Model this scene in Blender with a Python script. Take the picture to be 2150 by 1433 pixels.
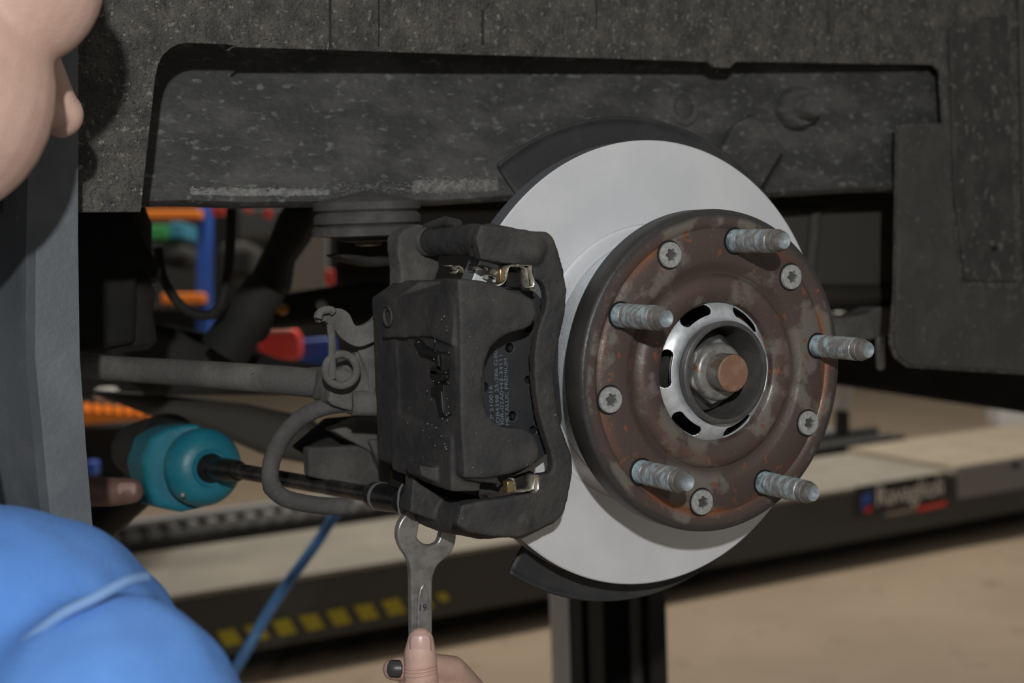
import bpy, bmesh, math, random
import numpy as np
from mathutils import Vector, Matrix, noise
random.seed(4)
S = bpy.context.scene
for o in list(bpy.data.objects): bpy.data.objects.remove(o)
COL = S.collection
PI = math.pi
# world axes: X along the car (picture right), Y into the car along the wheel axis, Z up; origin = centre of the hub face
# ---------------------------------------------------------------- camera, world, lights, exposure
CP = Vector((-0.5334, -0.6908, 0.0940))
FW = Vector((0.49034503, 0.8676061, -0.08259186)); RT = Vector((0.86880203, -0.49410122, -0.03235766)); UP = Vector((0.06888244, 0.05588956, 0.99605801))
cd = bpy.data.cameras.new('camera'); cam = bpy.data.objects.new('camera', cd); COL.objects.link(cam); S.camera = cam
cd.sensor_width = 36.0; cd.lens = 3000 / 2150 * 36.0; cd.clip_start = 0.02; cd.clip_end = 60
m = Matrix((RT, UP, -FW)).transposed().to_4x4(); m.translation = CP; cam.matrix_world = m
cd.dof.use_dof = True; cd.dof.focus_distance = 0.86; cd.dof.aperture_fstop = 7.1
S.view_settings.view_transform = 'Standard'; S.view_settings.look = 'None'; S.view_settings.gamma = 1; S.view_settings.use_curve_mapping = False
S.view_settings.exposure = 0.0
w = bpy.data.worlds.new('workshop air'); S.world = w; w.use_nodes = True
w.node_tree.nodes['Background'].inputs[0].default_value = (1.0, 0.96, 0.9, 1); w.node_tree.nodes['Background'].inputs[1].default_value = 0.19
def light(name, kind, loc, energy, size=0.1, col=(1, 1, 1), aim=None, sy=None):
    l = bpy.data.lights.new(name, kind); l.energy = energy; l.color = col
    if kind == 'AREA':
        l.size = size
        if sy: l.shape = 'RECTANGLE'; l.size_y = sy
    else: l.shadow_soft_size = size
    o = bpy.data.objects.new(name, l); COL.objects.link(o); o.location = loc
    if aim is not None: o.rotation_euler = (Vector(aim) - Vector(loc)).to_track_quat('-Z', 'Y').to_euler()
    return o
FLASH = CP - FW * 0.51 + UP * 0.285 + RT * 0.045
fl = light('camera_flash', 'POINT', FLASH, 48.0, 0.018, (1.0, 0.985, 0.96))
FZ = -1.0   # floor level
light('floor_fill_light', 'AREA', (2.4, 3.2, 2.2), 92, 3.0, (1.0, 0.92, 0.80), (2.4, 3.2, 0), 0.4)  # added fill light, brightens the far floor and runway
light('rack_fill_light', 'AREA', (0.6, 2.9, 1.5), 13, 1.6, (1.0, 0.95, 0.88), (0.4, 4.2, -.6), 0.3)  # added fill light for the rack and goods under the car

# ---------------------------------------------------------------- picture -> place helpers
def ray(px, py): return (FW + RT * ((px - 1075) / 3000) - UP * ((py - 716.5) / 3000))
def cam3(px, py, d): return CP + ray(px, py) * d
def atY(px, py, Y, k=0.0):
    r = ray(px, py); t = (Y + k * CP.x - CP.y) / (r.y - k * r.x); return CP + r * t
def atZ(px, py, Z): r = ray(px, py); return CP + r * ((Z - CP.z) / r.z)
def atX(px, py, X): r = ray(px, py); return CP + r * ((X - CP.x) / r.x)

# ---------------------------------------------------------------- materials
def mat(name, c1, c2=None, c3=None, rough=0.6, metal=0.0, scale=60, lo=0.45, hi=0.6, s3=None, t3=0.68, bump=0.0, bs=None, stretch=None, rough2=None, emis=None, detail=6, bump2=0.0, bs2=400, spec=0.5, sharp3=0.03, aniso=None):
    m = bpy.data.materials.new(name); m.use_nodes = True; nt = m.node_tree; N = nt.nodes; L = nt.links
    b = N['Principled BSDF']; b.inputs['Roughness'].default_value = rough; b.inputs['Metallic'].default_value = metal
    b.inputs['Specular IOR Level'].default_value = spec
    b.inputs['Base Color'].default_value = (*c1, 1)
    tc = N.new('ShaderNodeNewGeometry'); mp = N.new('ShaderNodeMapping'); L.new(tc.outputs['Position'], mp.inputs[0])
    if stretch: mp.inputs['Scale'].default_value = stretch
    col = None
    def nz(sc, det=detail, ro=0.6):
        n = N.new('ShaderNodeTexNoise'); n.inputs['Scale'].default_value = sc; n.inputs['Detail'].default_value = det; n.inputs['Roughness'].default_value = ro
        L.new(mp.outputs[0], n.inputs['Vector']); return n.outputs['Fac']
    def ramp(f, a, c):
        r = N.new('ShaderNodeMapRange'); r.inputs['From Min'].default_value = a; r.inputs['From Max'].default_value = c; L.new(f, r.inputs['Value']); return r.outputs[0]
    def mix(fac, a, c):
        x = N.new('ShaderNodeMix'); x.data_type = 'RGBA'; L.new(fac, x.inputs[0])
        for sck, v in ((x.inputs[6], a), (x.inputs[7], c)):
            if isinstance(v, tuple): sck.default_value = (*v, 1)
            else: L.new(v, sck)
        return x.outputs[2]
    if c2 is not None:
        f = ramp(nz(scale), lo, hi); col = mix(f, c1, c2)
        if rough2 is not None:
            rr = N.new('ShaderNodeMapRange'); rr.inputs['To Min'].default_value = rough; rr.inputs['To Max'].default_value = rough2; L.new(f, rr.inputs['Value']); L.new(rr.outputs[0], b.inputs['Roughness'])
    if c3 is not None:
        f3 = ramp(nz(s3 or scale * 4, 3), t3, t3 + sharp3); col = mix(f3, col if col else c1, c3)
    if col: L.new(col, b.inputs['Base Color'])
    prev = None
    for st, sc in ((bump, bs or scale * 3), (bump2, bs2)):
        if st:
            bn = N.new('ShaderNodeBump'); bn.inputs['Strength'].default_value = 1.0; bn.inputs['Distance'].default_value = st; L.new(nz(sc, 5), bn.inputs['Height'])
            if prev: L.new(prev, bn.inputs['Normal'])
            prev = bn.outputs[0]
    if prev: L.new(prev, b.inputs['Normal'])
    if aniso: b.inputs['Anisotropic'].default_value = aniso
    if emis: b.inputs['Emission Color'].default_value = (*emis[0], 1); b.inputs['Emission Strength'].default_value = emis[1]
    m['mapping'] = 1
    return m
def nodes_of(m): return m.node_tree.nodes, m.node_tree.links, m.node_tree.nodes['Principled BSDF']

LINER = mat('dusty fibre liner', (0.082, 0.080, 0.076), (0.185, 0.176, 0.158), (0.34, 0.33, 0.30), rough=0.82, scale=62, lo=0.38, hi=0.68, s3=260, t3=0.59, sharp3=0.10, bump=0.0085, bs=120, bump2=0.0040, bs2=380, detail=9)
FRAME = mat('dusty frame steel', (0.048, 0.049, 0.049), (0.088, 0.088, 0.085), (0.150, 0.155, 0.155), rough=0.7, scale=15, s3=100, t3=0.585, stretch=(1, 1, 2.2), bump=0.0022, bs=110, sharp3=0.1)
FENDER = mat('grey fender plastic', (0.10, 0.115, 0.13), (0.125, 0.14, 0.155), (0.22, 0.22, 0.22), rough=0.42, scale=25, s3=60, t3=0.72, bump=0.0003, bs=200)
CAST = mat('dark cast iron', (0.028, 0.028, 0.030), (0.052, 0.049, 0.045), (0.24, 0.23, 0.21), rough=0.66, scale=45, lo=0.42, hi=0.68, s3=520, t3=0.715, bump=0.0004, bs=900, bump2=0.0007, bs2=110)
CASTD = mat('dusty cast iron', (0.060, 0.059, 0.056), (0.095, 0.092, 0.086), (0.22, 0.21, 0.2), rough=0.9, scale=40, s3=500, t3=0.72, bump=0.0007, bs=500)
DUST = mat('road dust over steel', (0.095, 0.094, 0.089), (0.145, 0.141, 0.130), (0.05, 0.05, 0.05), rough=0.95, scale=30, s3=200, t3=0.70, bump=0.0008, bs=260)
DARK = mat('dark underbody', (0.013, 0.013, 0.013), (0.026, 0.025, 0.024), rough=0.8, scale=12, bump=0.001, bs=60)
DARKER = mat('near-black underbody and shade', (0.006, 0.006, 0.006), (0.011, 0.010, 0.010), rough=0.9, scale=12)  # near-black for underbody parts and for sheets standing in for shade
PAN = mat('floor pan coating', (0.060, 0.058, 0.051), (0.080, 0.077, 0.067), rough=0.8, scale=6)
RUBBER = mat('dusty rubber', (0.065, 0.065, 0.064), (0.090, 0.089, 0.085), rough=0.9, scale=60, bump=0.0005, bs=500)
DISC = mat('machined disc steel', (0.66, 0.68, 0.71), (0.72, 0.735, 0.76), rough=0.48, metal=0.2, scale=14, bump=0.00006, bs=900)
HAT = mat('silver coated hat', (0.72, 0.78, 0.84), (0.82, 0.87, 0.92), rough=0.38, metal=0.2, scale=200, bump=0.0006, bs=900)
EDGE = mat('disc edge coating', (0.16, 0.17, 0.19), rough=0.45, metal=0.3)
SHIELD = mat('black dust shield', (0.026, 0.027, 0.029), (0.040, 0.040, 0.041), (0.2, 0.2, 0.2), rough=0.6, scale=25, s3=300, t3=0.76, bump=0.0004, bs=80)
ZINC = mat('zinc steel', (0.34, 0.36, 0.37), (0.24, 0.25, 0.25), rough=0.38, metal=0.55, scale=220, bump=0.0003, bs=900)
TORX = mat('grey screw steel', (0.36, 0.38, 0.38), (0.48, 0.49, 0.48), rough=0.45, metal=0.4, scale=400, bump=0.0003, bs=1200)
TONE = mat('silver ring steel', (0.66, 0.70, 0.74), (0.36, 0.37, 0.38), (0.1, 0.1, 0.1), rough=0.36, metal=0.45, scale=90, lo=0.45, hi=0.75, s3=500, t3=0.75)
CAP = mat('dark oxide steel', (0.085, 0.085, 0.085), (0.12, 0.118, 0.115), rough=0.42, metal=0.4, scale=60, bump=0.0002, bs=400)
NUT = mat('nut steel with rust', (0.30, 0.305, 0.30), (0.20, 0.20, 0.19), (0.24, 0.10, 0.03), rough=0.4, metal=0.45, scale=120, s3=150, t3=0.60, sharp3=0.1)
SPIN = mat('rusty spindle end', (0.21, 0.115, 0.075), (0.26, 0.15, 0.10), (0.10, 0.05, 0.04), rough=0.65, metal=0.1, scale=120, s3=300, t3=0.66, bump=0.0003, bs=600)
THREAD = mat('bare thread steel', (0.30, 0.29, 0.28), (0.20, 0.15, 0.11), rough=0.35, metal=0.6, scale=150)
PAD = mat('black pad plate', (0.022, 0.024, 0.028), (0.030, 0.031, 0.033), rough=0.5, scale=30, bump=0.0001, bs=900)
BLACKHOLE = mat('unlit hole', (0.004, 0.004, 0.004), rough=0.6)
INK = mat('pale blue ink', (0.13, 0.16, 0.21), rough=0.7)
CLIPM = mat('stainless spring clip', (0.74, 0.72, 0.64), (0.40, 0.35, 0.24), rough=0.28, metal=0.75, scale=300)
CHROME = mat('polished chrome', (0.34, 0.335, 0.32), (0.24, 0.235, 0.225), rough=0.27, metal=0.55, scale=90, bump=0.00008, bs=900)
TOOLBLK = mat('black phosphate tool steel', (0.018, 0.018, 0.019), (0.03, 0.03, 0.03), rough=0.32, metal=0.5, scale=150)
TEAL = mat('teal plastic housing', (0.010, 0.155, 0.22), (0.014, 0.19, 0.26), (0.10, 0.12, 0.13), rough=0.42, scale=30, s3=70, t3=0.68, bump=0.0002, bs=200)
BLKPL = mat('black plastic', (0.016, 0.016, 0.017), rough=0.55)
SKIN = mat('skin', (0.63, 0.42, 0.34), (0.69, 0.47, 0.385), (0.56, 0.32, 0.26), rough=0.5, scale=35, s3=90, t3=0.7, sharp3=0.2, bump=0.0003, bs=700)
NAIL = mat('fingernail', (0.62, 0.42, 0.37), rough=0.32)
def grime_and_shade_hand():  # hand grime plus painted shade, growing with depth into the car
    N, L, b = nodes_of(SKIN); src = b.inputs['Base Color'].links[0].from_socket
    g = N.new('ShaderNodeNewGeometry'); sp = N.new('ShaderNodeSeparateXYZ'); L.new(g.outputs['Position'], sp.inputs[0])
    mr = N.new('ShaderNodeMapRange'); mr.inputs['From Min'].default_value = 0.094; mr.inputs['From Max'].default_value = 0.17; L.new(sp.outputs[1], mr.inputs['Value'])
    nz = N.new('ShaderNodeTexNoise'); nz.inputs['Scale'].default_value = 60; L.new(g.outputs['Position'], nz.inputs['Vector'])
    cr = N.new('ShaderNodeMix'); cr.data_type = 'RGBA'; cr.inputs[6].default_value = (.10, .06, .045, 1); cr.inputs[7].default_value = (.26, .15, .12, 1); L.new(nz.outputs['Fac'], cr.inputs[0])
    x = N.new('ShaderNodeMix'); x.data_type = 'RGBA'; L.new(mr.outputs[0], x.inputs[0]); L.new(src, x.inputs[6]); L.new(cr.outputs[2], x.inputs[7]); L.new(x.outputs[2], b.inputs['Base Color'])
grime_and_shade_hand()
GRIME = mat('grease stained skin', (0.085, 0.05, 0.038), (0.17, 0.09, 0.07), rough=0.6, scale=120, bump=0.0004, bs=600)
HAIR = mat('dark brown hair', (0.035, 0.022, 0.014), rough=0.7, bump=0.002, bs=160)
CLOTH = mat('blue workwear cloth', (0.10, 0.27, 0.70), (0.125, 0.31, 0.76), rough=0.85, scale=9, bump=0.0006, bs=700)
SEAM = mat('faded seam cloth', (0.19, 0.33, 0.60), rough=0.9)
FLOOR = mat('beige resin floor', (0.34, 0.265, 0.19), (0.27, 0.21, 0.15), (0.20, 0.15, 0.11), rough=0.5, scale=1.6, lo=0.35, hi=0.7, s3=7, t3=0.6, sharp3=0.2)
DECK = mat('pale deck plate', (0.25, 0.23, 0.195), (0.29, 0.265, 0.22), rough=0.55, scale=5)
DECK2 = mat('beige deck plate', (0.36, 0.305, 0.235), (0.32, 0.27, 0.20), rough=0.55, scale=8)
LIFTGR = mat('dark grey lift paint', (0.045, 0.045, 0.042), rough=0.5)
LIFTLT = mat('light grey lift paint', (0.23, 0.23, 0.235), rough=0.45)
YEL = mat('yellow marking', (0.42, 0.36, 0.02), rough=0.5)
ORANGE = mat('orange rack beam', (0.85, 0.22, 0.01), rough=0.5)
BLUEP = mat('blue rack upright', (0.02, 0.09, 0.42), rough=0.5)
GREENP = mat('green carton', (0.03, 0.26, 0.07), rough=0.6)
TEALP = mat('teal carton', (0.03, 0.20, 0.30), rough=0.6)
REDP = mat('red plastic', (0.80, 0.045, 0.035), (0.86, 0.08, 0.06), rough=0.5, scale=8)
BLUEB = mat('blue plastic', (0.03, 0.10, 0.46), rough=0.5)
WHITEP = mat('white plastic', (0.55, 0.55, 0.52), rough=0.5)
AMBER = mat('amber plastic', (0.55, 0.26, 0.03), rough=0.4)
WALLM = mat('dark workshop wall', (0.018, 0.017, 0.016), rough=0.8)
BEIGEW = mat('beige panel', (0.19, 0.17, 0.145), rough=0.8)
HOSEB = mat('blue air hose', (0.07, 0.20, 0.46), (0.10, 0.26, 0.55), rough=0.4, scale=12)

# hub face: brown rust, orange ring, bare patches (all wear with a shape of its own)
RUST = mat('rusty hub face', (0.082, 0.058, 0.051), (0.155, 0.140, 0.120), (0.19, 0.075, 0.045), rough=0.46, metal=0.15, scale=24, lo=0.52, hi=0.57, s3=120, t3=0.63, bump=0.00025, bs=420, rough2=0.3, sharp3=0.04)
def rust_rings():
    N, L, b = nodes_of(RUST)
    src = b.inputs['Base Color'].links[0].from_socket
    g = N.new('ShaderNodeNewGeometry'); sp = N.new('ShaderNodeSeparateXYZ'); L.new(g.outputs['Position'], sp.inputs[0])
    def ma(op, a, c=None, d=None):
        n = N.new('ShaderNodeMath'); n.operation = op
        for i, v in enumerate((a, c, d)):
            if v is None: continue
            if isinstance(v, (int, float)): n.inputs[i].default_value = v
            else: L.new(v, n.inputs[i])
        return n.outputs[0]
    r = ma('SQRT', ma('ADD', ma('MULTIPLY', sp.outputs[0], sp.outputs[0]), ma('MULTIPLY', sp.outputs[2], sp.outputs[2])))
    nz = N.new('ShaderNodeTexNoise'); nz.inputs['Scale'].default_value = 34; nz.inputs['Detail'].default_value = 5; L.new(g.outputs['Position'], nz.inputs['Vector'])
    rj = ma('ADD', r, ma('MULTIPLY', ma('SUBTRACT', nz.outputs['Fac'], 0.5), 0.006))
    def band(c, wd): return ma('SUBTRACT', 1.0, ma('MINIMUM', 1.0, ma('DIVIDE', ma('ABSOLUTE', ma('SUBTRACT', rj, c)), wd)))
    nb = N.new('ShaderNodeTexNoise'); nb.inputs['Scale'].default_value = 17; nb.inputs['Detail'].default_value = 3; L.new(g.outputs['Position'], nb.inputs['Vector'])
    pm = N.new('ShaderNodeMapRange'); pm.inputs['From Min'].default_value = 0.45; pm.inputs['From Max'].default_value = 0.6; L.new(nb.outputs['Fac'], pm.inputs['Value'])
    last = src
    for c, wd, k, colr, patch in ((0.0862, 0.0040, 1.0, (0.22, 0.085, 0.038), True), (0.0968, 0.0042, 1.6, (0.045, 0.043, 0.042), False), (0.0610, 0.0045, 0.9, (0.062, 0.046, 0.038), False), (0.0535, 0.006, 0.6, (0.13, 0.07, 0.052), True)):
        f = ma('MINIMUM', 1.0, ma('MULTIPLY', band(c, wd), k))
        if patch: f = ma('MULTIPLY', f, pm.outputs[0])
        x = N.new('ShaderNodeMix'); x.data_type = 'RGBA'; L.new(f, x.inputs[0]); L.new(last, x.inputs[6]); x.inputs[7].default_value = (*colr, 1); last = x.outputs[2]
    L.new(last, b.inputs['Base Color'])
rust_rings()
FLSIDE = mat('dark drum side', (0.040, 0.040, 0.038), (0.058, 0.056, 0.052), (0.14, 0.13, 0.12), rough=0.5, metal=0.2, scale=40, s3=240, t3=0.75)
# stud: zinc with pale blue plating near the root
STUD = mat('plated stud steel', (0.27, 0.265, 0.26), (0.46, 0.57, 0.60), rough=0.25, metal=0.45, scale=260, lo=0.45, hi=0.62, stretch=(.5, 1, .5), bump=0.0002, bs=900, rough2=0.45)
STUDB = mat('blue plated thread', (0.45, 0.60, 0.66), (0.17, 0.21, 0.24), rough=0.4, metal=0.4, scale=160)
STUDT = mat('dull stud tip', (0.15, 0.145, 0.135), (0.22, 0.21, 0.2), rough=0.5, metal=0.4, scale=200)
STUDC = mat('cupped stud end', (0.28, 0.33, 0.36), (0.2, 0.23, 0.25), rough=0.5, metal=0.2, scale=300)

# ---------------------------------------------------------------- mesh builder
class MB:
    def __init__(s): s.v = []; s.f = []
    def add(s, vs, fs):
        n = len(s.v); s.v += [Vector(v) for v in vs]; s.f += [tuple(i + n for i in f) for f in fs]; return s
    def box(s, c, h, rot=None):
        c = Vector(c); vs = []
        for x in (-1, 1):
            for y in (-1, 1):
                for z in (-1, 1):
                    d = Vector((x * h[0], y * h[1], z * h[2])); vs.append(c + (rot @ d if rot else d))
        return s.add(vs, [(0, 1, 3, 2), (4, 6, 7, 5), (0, 4, 5, 1), (2, 3, 7, 6), (0, 2, 6, 4), (1, 5, 7, 3)])
    def hexa(s, a, b):   # two quads, each 4 corners, joined
        return s.add(list(a) + list(b), [(0, 1, 2, 3), (7, 6, 5, 4), (0, 4, 5, 1), (1, 5, 6, 2), (2, 6, 7, 3), (3, 7, 4, 0)])
    def prism(s, pts, vec):
        pts = [Vector(p) for p in pts]; n = len(pts); vec = Vector(vec)
        return s.add(pts + [p + vec for p in pts], [tuple(range(n)), tuple(range(2 * n - 1, n - 1, -1))] + [(i, i + n, (i + 1) % n + n, (i + 1) % n) for i in range(n)])
    def lathe(s, prof, o=(0, 0, 0), ax=(0, 1, 0), seg=48, skip=None, close=False, a0=0.0, a1=2 * PI):
        o = Vector(o); ax = Vector(ax).normalized(); e1 = ax.cross(Vector((0, 0, 1)))
        if e1.length < 1e-3: e1 = Vector((1, 0, 0))
        e1.normalize(); e2 = e1.cross(ax)
        if e1.x < 0: e1 = -e1
        if ax.y > 0.99: e1 = Vector((1, 0, 0)); e2 = Vector((0, 0, 1))
        full = abs(a1 - a0 - 2 * PI) < 1e-6; ns = seg if full else seg + 1
        vs = []
        for r, h in prof:
            for j in range(ns):
                a = a0 + (a1 - a0) * j / seg; vs.append(o + ax * h + (e1 * math.cos(a) + e2 * math.sin(a)) * r)
        fs = []; np_ = len(prof); rng = range(np_ if close else np_ - 1)
        for i in rng:
            for j in range(seg):
                if skip and skip(i, a0 + (a1 - a0) * (j + 0.5) / seg): continue
                k = (j + 1) % ns if full else j + 1; i2 = (i + 1) % np_
                fs.append((i * ns + j, i * ns + k, i2 * ns + k, i2 * ns + j))
        return s.add(vs, fs)
    def tube(s, pts, rad, seg=14, cap=True, flat=None):
        pts = [Vector(p) for p in pts]; n = len(pts)
        if not isinstance(rad, (list, tuple)): rad = [rad] * n
        vs = []; prev = None
        for i, p in enumerate(pts):
            t = (pts[min(i + 1, n - 1)] - pts[max(i - 1, 0)]).normalized()
            if prev is None:
                e = t.cross(Vector((0, 0, 1)));  e = t.cross(Vector((1, 0, 0))) if e.length < 0.1 else e
            else: e = prev - t * prev.dot(t)
            e.normalize(); prev = e; g = t.cross(e)
            for j in range(seg):
                a = 2 * PI * j / seg; vs.append(p + (e * math.cos(a) + g * math.sin(a) * (flat or 1)) * rad[i])
        fs = [(i * seg + j, i * seg + (j + 1) % seg, (i + 1) * seg + (j + 1) % seg, (i + 1) * seg + j) for i in range(n - 1) for j in range(seg)]
        if cap: fs += [tuple(range(seg - 1, -1, -1)), tuple((n - 1) * seg + j for j in range(seg))]
        return s.add(vs, fs)
    def ell(s, c, r, rot=None, seg=24, rings=14):
        c = Vector(c); vs = []; r = (r, r, r) if isinstance(r, (int, float)) else r
        for i in range(1, rings):
            th = PI * i / rings
            for j in range(seg):
                a = 2 * PI * j / seg; d = Vector((math.sin(th) * math.cos(a) * r[0], math.sin(th) * math.sin(a) * r[1], math.cos(th) * r[2])); vs.append(c + (rot @ d if rot else d))
        fs = [(i * seg + j, i * seg + (j + 1) % seg, (i + 1) * seg + (j + 1) % seg, (i + 1) * seg + j) for i in range(rings - 2) for j in range(seg)]
        t = Vector((0, 0, r[2])); t = rot @ t if rot else t; n = len(vs); vs += [c + t, c - t]
        fs += [(n, (j + 1) % seg, j) for j in range(seg)] + [(n + 1, (rings - 2) * seg + j, (rings - 2) * seg + (j + 1) % seg) for j in range(seg)]
        return s.add(vs, fs)
    def cap(s, a, b, ra, rb, seg=18):   # capsule for voxel unions
        a = Vector(a); b = Vector(b); s.tube([a, b], [ra, rb], seg); s.ell(a, ra, seg=seg, rings=10); return s.ell(b, rb, seg=seg, rings=10)
    def chain(s, pts, rads, seg=18):
        for i in range(len(pts) - 1): s.cap(pts[i], pts[i + 1], rads[i], rads[i + 1], seg)
        return s
    def holes(s, outer, inner, vec):    # plate with real holes
        bm = bmesh.new(); es = []
        for lp in [outer] + inner:
            vv = [bm.verts.new(p) for p in lp]; es += [bm.edges.new((vv[i], vv[(i + 1) % len(vv)])) for i in range(len(vv))]
        bmesh.ops.triangle_fill(bm, edges=es, use_beauty=True)
        bmesh.ops.recalc_face_normals(bm, faces=bm.faces)
        r = bmesh.ops.extrude_face_region(bm, geom=list(bm.faces)); bmesh.ops.translate(bm, verts=[g for g in r['geom'] if isinstance(g, bmesh.types.BMVert)], vec=vec)
        bm.verts.index_update(); s.add([v.co.copy() for v in bm.verts], [tuple(v.index for v in f.verts) for f in bm.faces]); bm.free(); return s
    def build(s, name, m, parent=None, bevel=0, smooth=None, voxel=0, relax=0, disp=None, solid=0, origin=None, bseg=2, mats=None, fmat=None, sub=0):
        o0 = Vector(origin) if origin is not None else (Vector(parent['o']) if parent and 'o' in parent else None)
        if o0 is None:
            P = np.array([tuple(v) for v in s.v]); o0 = Vector(((P[:, 0].min() + P[:, 0].max()) / 2, (P[:, 1].min() + P[:, 1].max()) / 2, P[:, 2].min()))
        bm = bmesh.new(); vv = [bm.verts.new(v - o0) for v in s.v]
        for i, f in enumerate(s.f):
            try:
                ff = bm.faces.new([vv[k] for k in f])
                if fmat: ff.material_index = fmat(i)
            except ValueError: pass
        bmesh.ops.remove_doubles(bm, verts=bm.verts, dist=1e-6)
        bmesh.ops.recalc_face_normals(bm, faces=bm.faces)
        me = bpy.data.meshes.new(name); bm.to_mesh(me); bm.free()
        for x in (mats or [m]): me.materials.append(x)
        ob = bpy.data.objects.new(name, me); COL.objects.link(ob)
        if parent: ob.parent = parent
        ob['o'] = tuple(o0)
        if parent is None: ob.location = o0
        elif origin is not None: ob.location = o0 - Vector(parent['o'])
        if bevel:
            b = ob.modifiers.new('bevel', 'BEVEL'); b.width = bevel; b.segments = bseg; b.limit_method = 'ANGLE'; b.angle_limit = math.radians(32)
        if solid:
            b = ob.modifiers.new('solid', 'SOLIDIFY'); b.thickness = solid; b.offset = 0
        if voxel:
            b = ob.modifiers.new('union', 'REMESH'); b.mode = 'VOXEL'; b.voxel_size = voxel; b.use_smooth_shade = True
        if relax:
            b = ob.modifiers.new('relax', 'SMOOTH'); b.iterations = relax; b.factor = 0.6
        if sub:
            b = ob.modifiers.new('sub', 'SUBSURF'); b.levels = sub; b.render_levels = sub
        if disp:
            for (sz, st) in disp:
                t = bpy.data.textures.new(name, 'CLOUDS'); t.noise_scale = sz; t.noise_depth = 2
                b = ob.modifiers.new('relief', 'DISPLACE'); b.texture = t; b.strength = st; b.mid_level = 0.5; b.texture_coords = 'GLOBAL'
        ang = 40 if smooth is None else smooth
        for p in me.polygons: p.use_smooth = ang > 0
        if ang and not voxel:
            bm = bmesh.new(); bm.from_mesh(me); lim = math.radians(ang)
            for e in bm.edges:
                if len(e.link_faces) == 2 and e.calc_face_angle(0) > lim: e.smooth = False
            bm.to_mesh(me); bm.free()
        return ob
def tag(o, label, cat, group=None, kind=None):
    o['label'] = label; o['category'] = cat
    if group: o['group'] = group
    if kind: o['kind'] = kind
    return o
def thing(name, label, cat, base, group=None):
    o = bpy.data.objects.new(name, None); COL.objects.link(o); o.location = base; o.empty_display_size = 0.02; o['o'] = tuple(base)
    return tag(o, label, cat, group)
def struct(o): o['kind'] = 'structure'; return o
def copy_tree(o, delta, label=None):
    c = o.copy(); COL.objects.link(c); c.location = o.location + Vector(delta)
    if label: c['label'] = label
    for ch in list(o.children):
        d = ch.copy(); COL.objects.link(d); d.parent = c
        for g in list(ch.children): e = g.copy(); COL.objects.link(e); e.parent = d
    return c
def circ(c, r, n=20, ph=0): c = Vector(c); return [c + Vector((math.cos(ph + 2 * PI * i / n) * r, 0, math.sin(ph + 2 * PI * i / n) * r)) for i in range(n)]
def smoothpts(pts, n=6):
    pts = [Vector(p) for p in pts]; out = []
    for i in range(len(pts) - 1):
        p0 = pts[max(i - 1, 0)]; p1 = pts[i]; p2 = pts[i + 1]; p3 = pts[min(i + 2, len(pts) - 1)]
        for k in range(n):
            t = k / n; out.append(0.5 * ((2 * p1) + (p2 - p0) * t + (2 * p0 - 5 * p1 + 4 * p2 - p3) * t * t + (3 * p1 - p0 - 3 * p2 + p3) * t ** 3))
    return out + [pts[-1]]
def PY(l, Y, k=0.0): return [atY(x, y, Y, k) for x, y in l]

# ================================================================ SETTING
def quadslab(name, x0, x1, y0, y1, z0, z1, m): return struct(MB().box(((x0 + x1) / 2, (y0 + y1) / 2, (z0 + z1) / 2), ((x1 - x0) / 2, (y1 - y0) / 2, (z1 - z0) / 2)).build(name, m, smooth=0))
quadslab('floor', -4, 12, -3, 9, FZ - 0.1, FZ, FLOOR)
quadslab('wall_back', -4, 12, 9, 9.2, FZ, 3.2, WALLM)

# --- far runway of the lift: deck, side skirt, turn plate, stripes and name plate
def ypl(px, py, Z): return atZ(px, py, Z).y
DZ = FZ + 0.24                      # deck level
Yf = atZ(1400, 1086, DZ).y          # front face of the runway
run = thing('lift_runway', 'long dark runway of a car lift with pale deck and yellow dashes behind the wheel', 'lift runway', (1.5, Yf, FZ))
def xat(px, py): return atY(px, py, Yf).x
X0 = -1.6; X1 = xat(2006, 1000); X2 = X1 + 1.6; yb = Yf + 0.50
MB().box(((X0 + X1) / 2, (Yf + yb) / 2, DZ - 0.006), ((X1 - X0) / 2, (yb - Yf) / 2, 0.006)).build('deck', DECK, run, smooth=0)
MB().box(((X0 + X2) / 2, Yf + 0.012, DZ - 0.092), ((X2 - X0) / 2, 0.010, 0.078)).build('side_skirt', LIFTGR, run, bevel=0.003, smooth=0)
MB().box(((X0 + X2) / 2, Yf + 0.25, FZ + 0.035), ((X2 - X0) / 2, 0.14, 0.035)).build('base_beam', DARKER, run, smooth=0)
tp = MB(); tp.box(((X1 + X2) / 2, Yf + 0.25, DZ + 0.008), ((X2 - X1) / 2, 0.255, 0.010)); tpo = tp.build('turn_plate', DECK2, run, bevel=0.003, smooth=0)
MB().box(((X1 + X2) / 2, Yf - 0.004, DZ - 0.040), ((X2 - X1) / 2, 0.004, 0.050)).build('plate_edge', LIFTLT, run, bevel=0.002, smooth=0)
p = atY(2132, 975, Yf - 0.008); MB().lathe([(0.0, -0.004), (0.014, -0.004), (0.014, 0.002)], (p.x, Yf - 0.008, p.z), seg=20).build('bolt_hole', BLACKHOLE, run)
# yellow dashes on the skirt (slanting)
for i in range(9):
    px0 = 455 + i * 57.5; py0 = 1338 - i * 10.6
    if i > 7: sc = 0.55
    else: sc = 1.0
    a = atY(px0, py0 - 13 * sc, Yf); b = atY(px0 + 36 * sc, py0 - 20 * sc, Yf); c = atY(px0 + 54 * sc, py0 + 11 * sc, Yf); d = atY(px0 + 18 * sc, py0 + 18 * sc, Yf)
    q = [Vector((v.x, Yf + 0.0015, max(v.z, DZ - 0.175))) for v in (a, b, c, d)]
    MB().prism(q, (0, -0.003, 0)).build('warning_dash', YEL, run, smooth=0)
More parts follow.
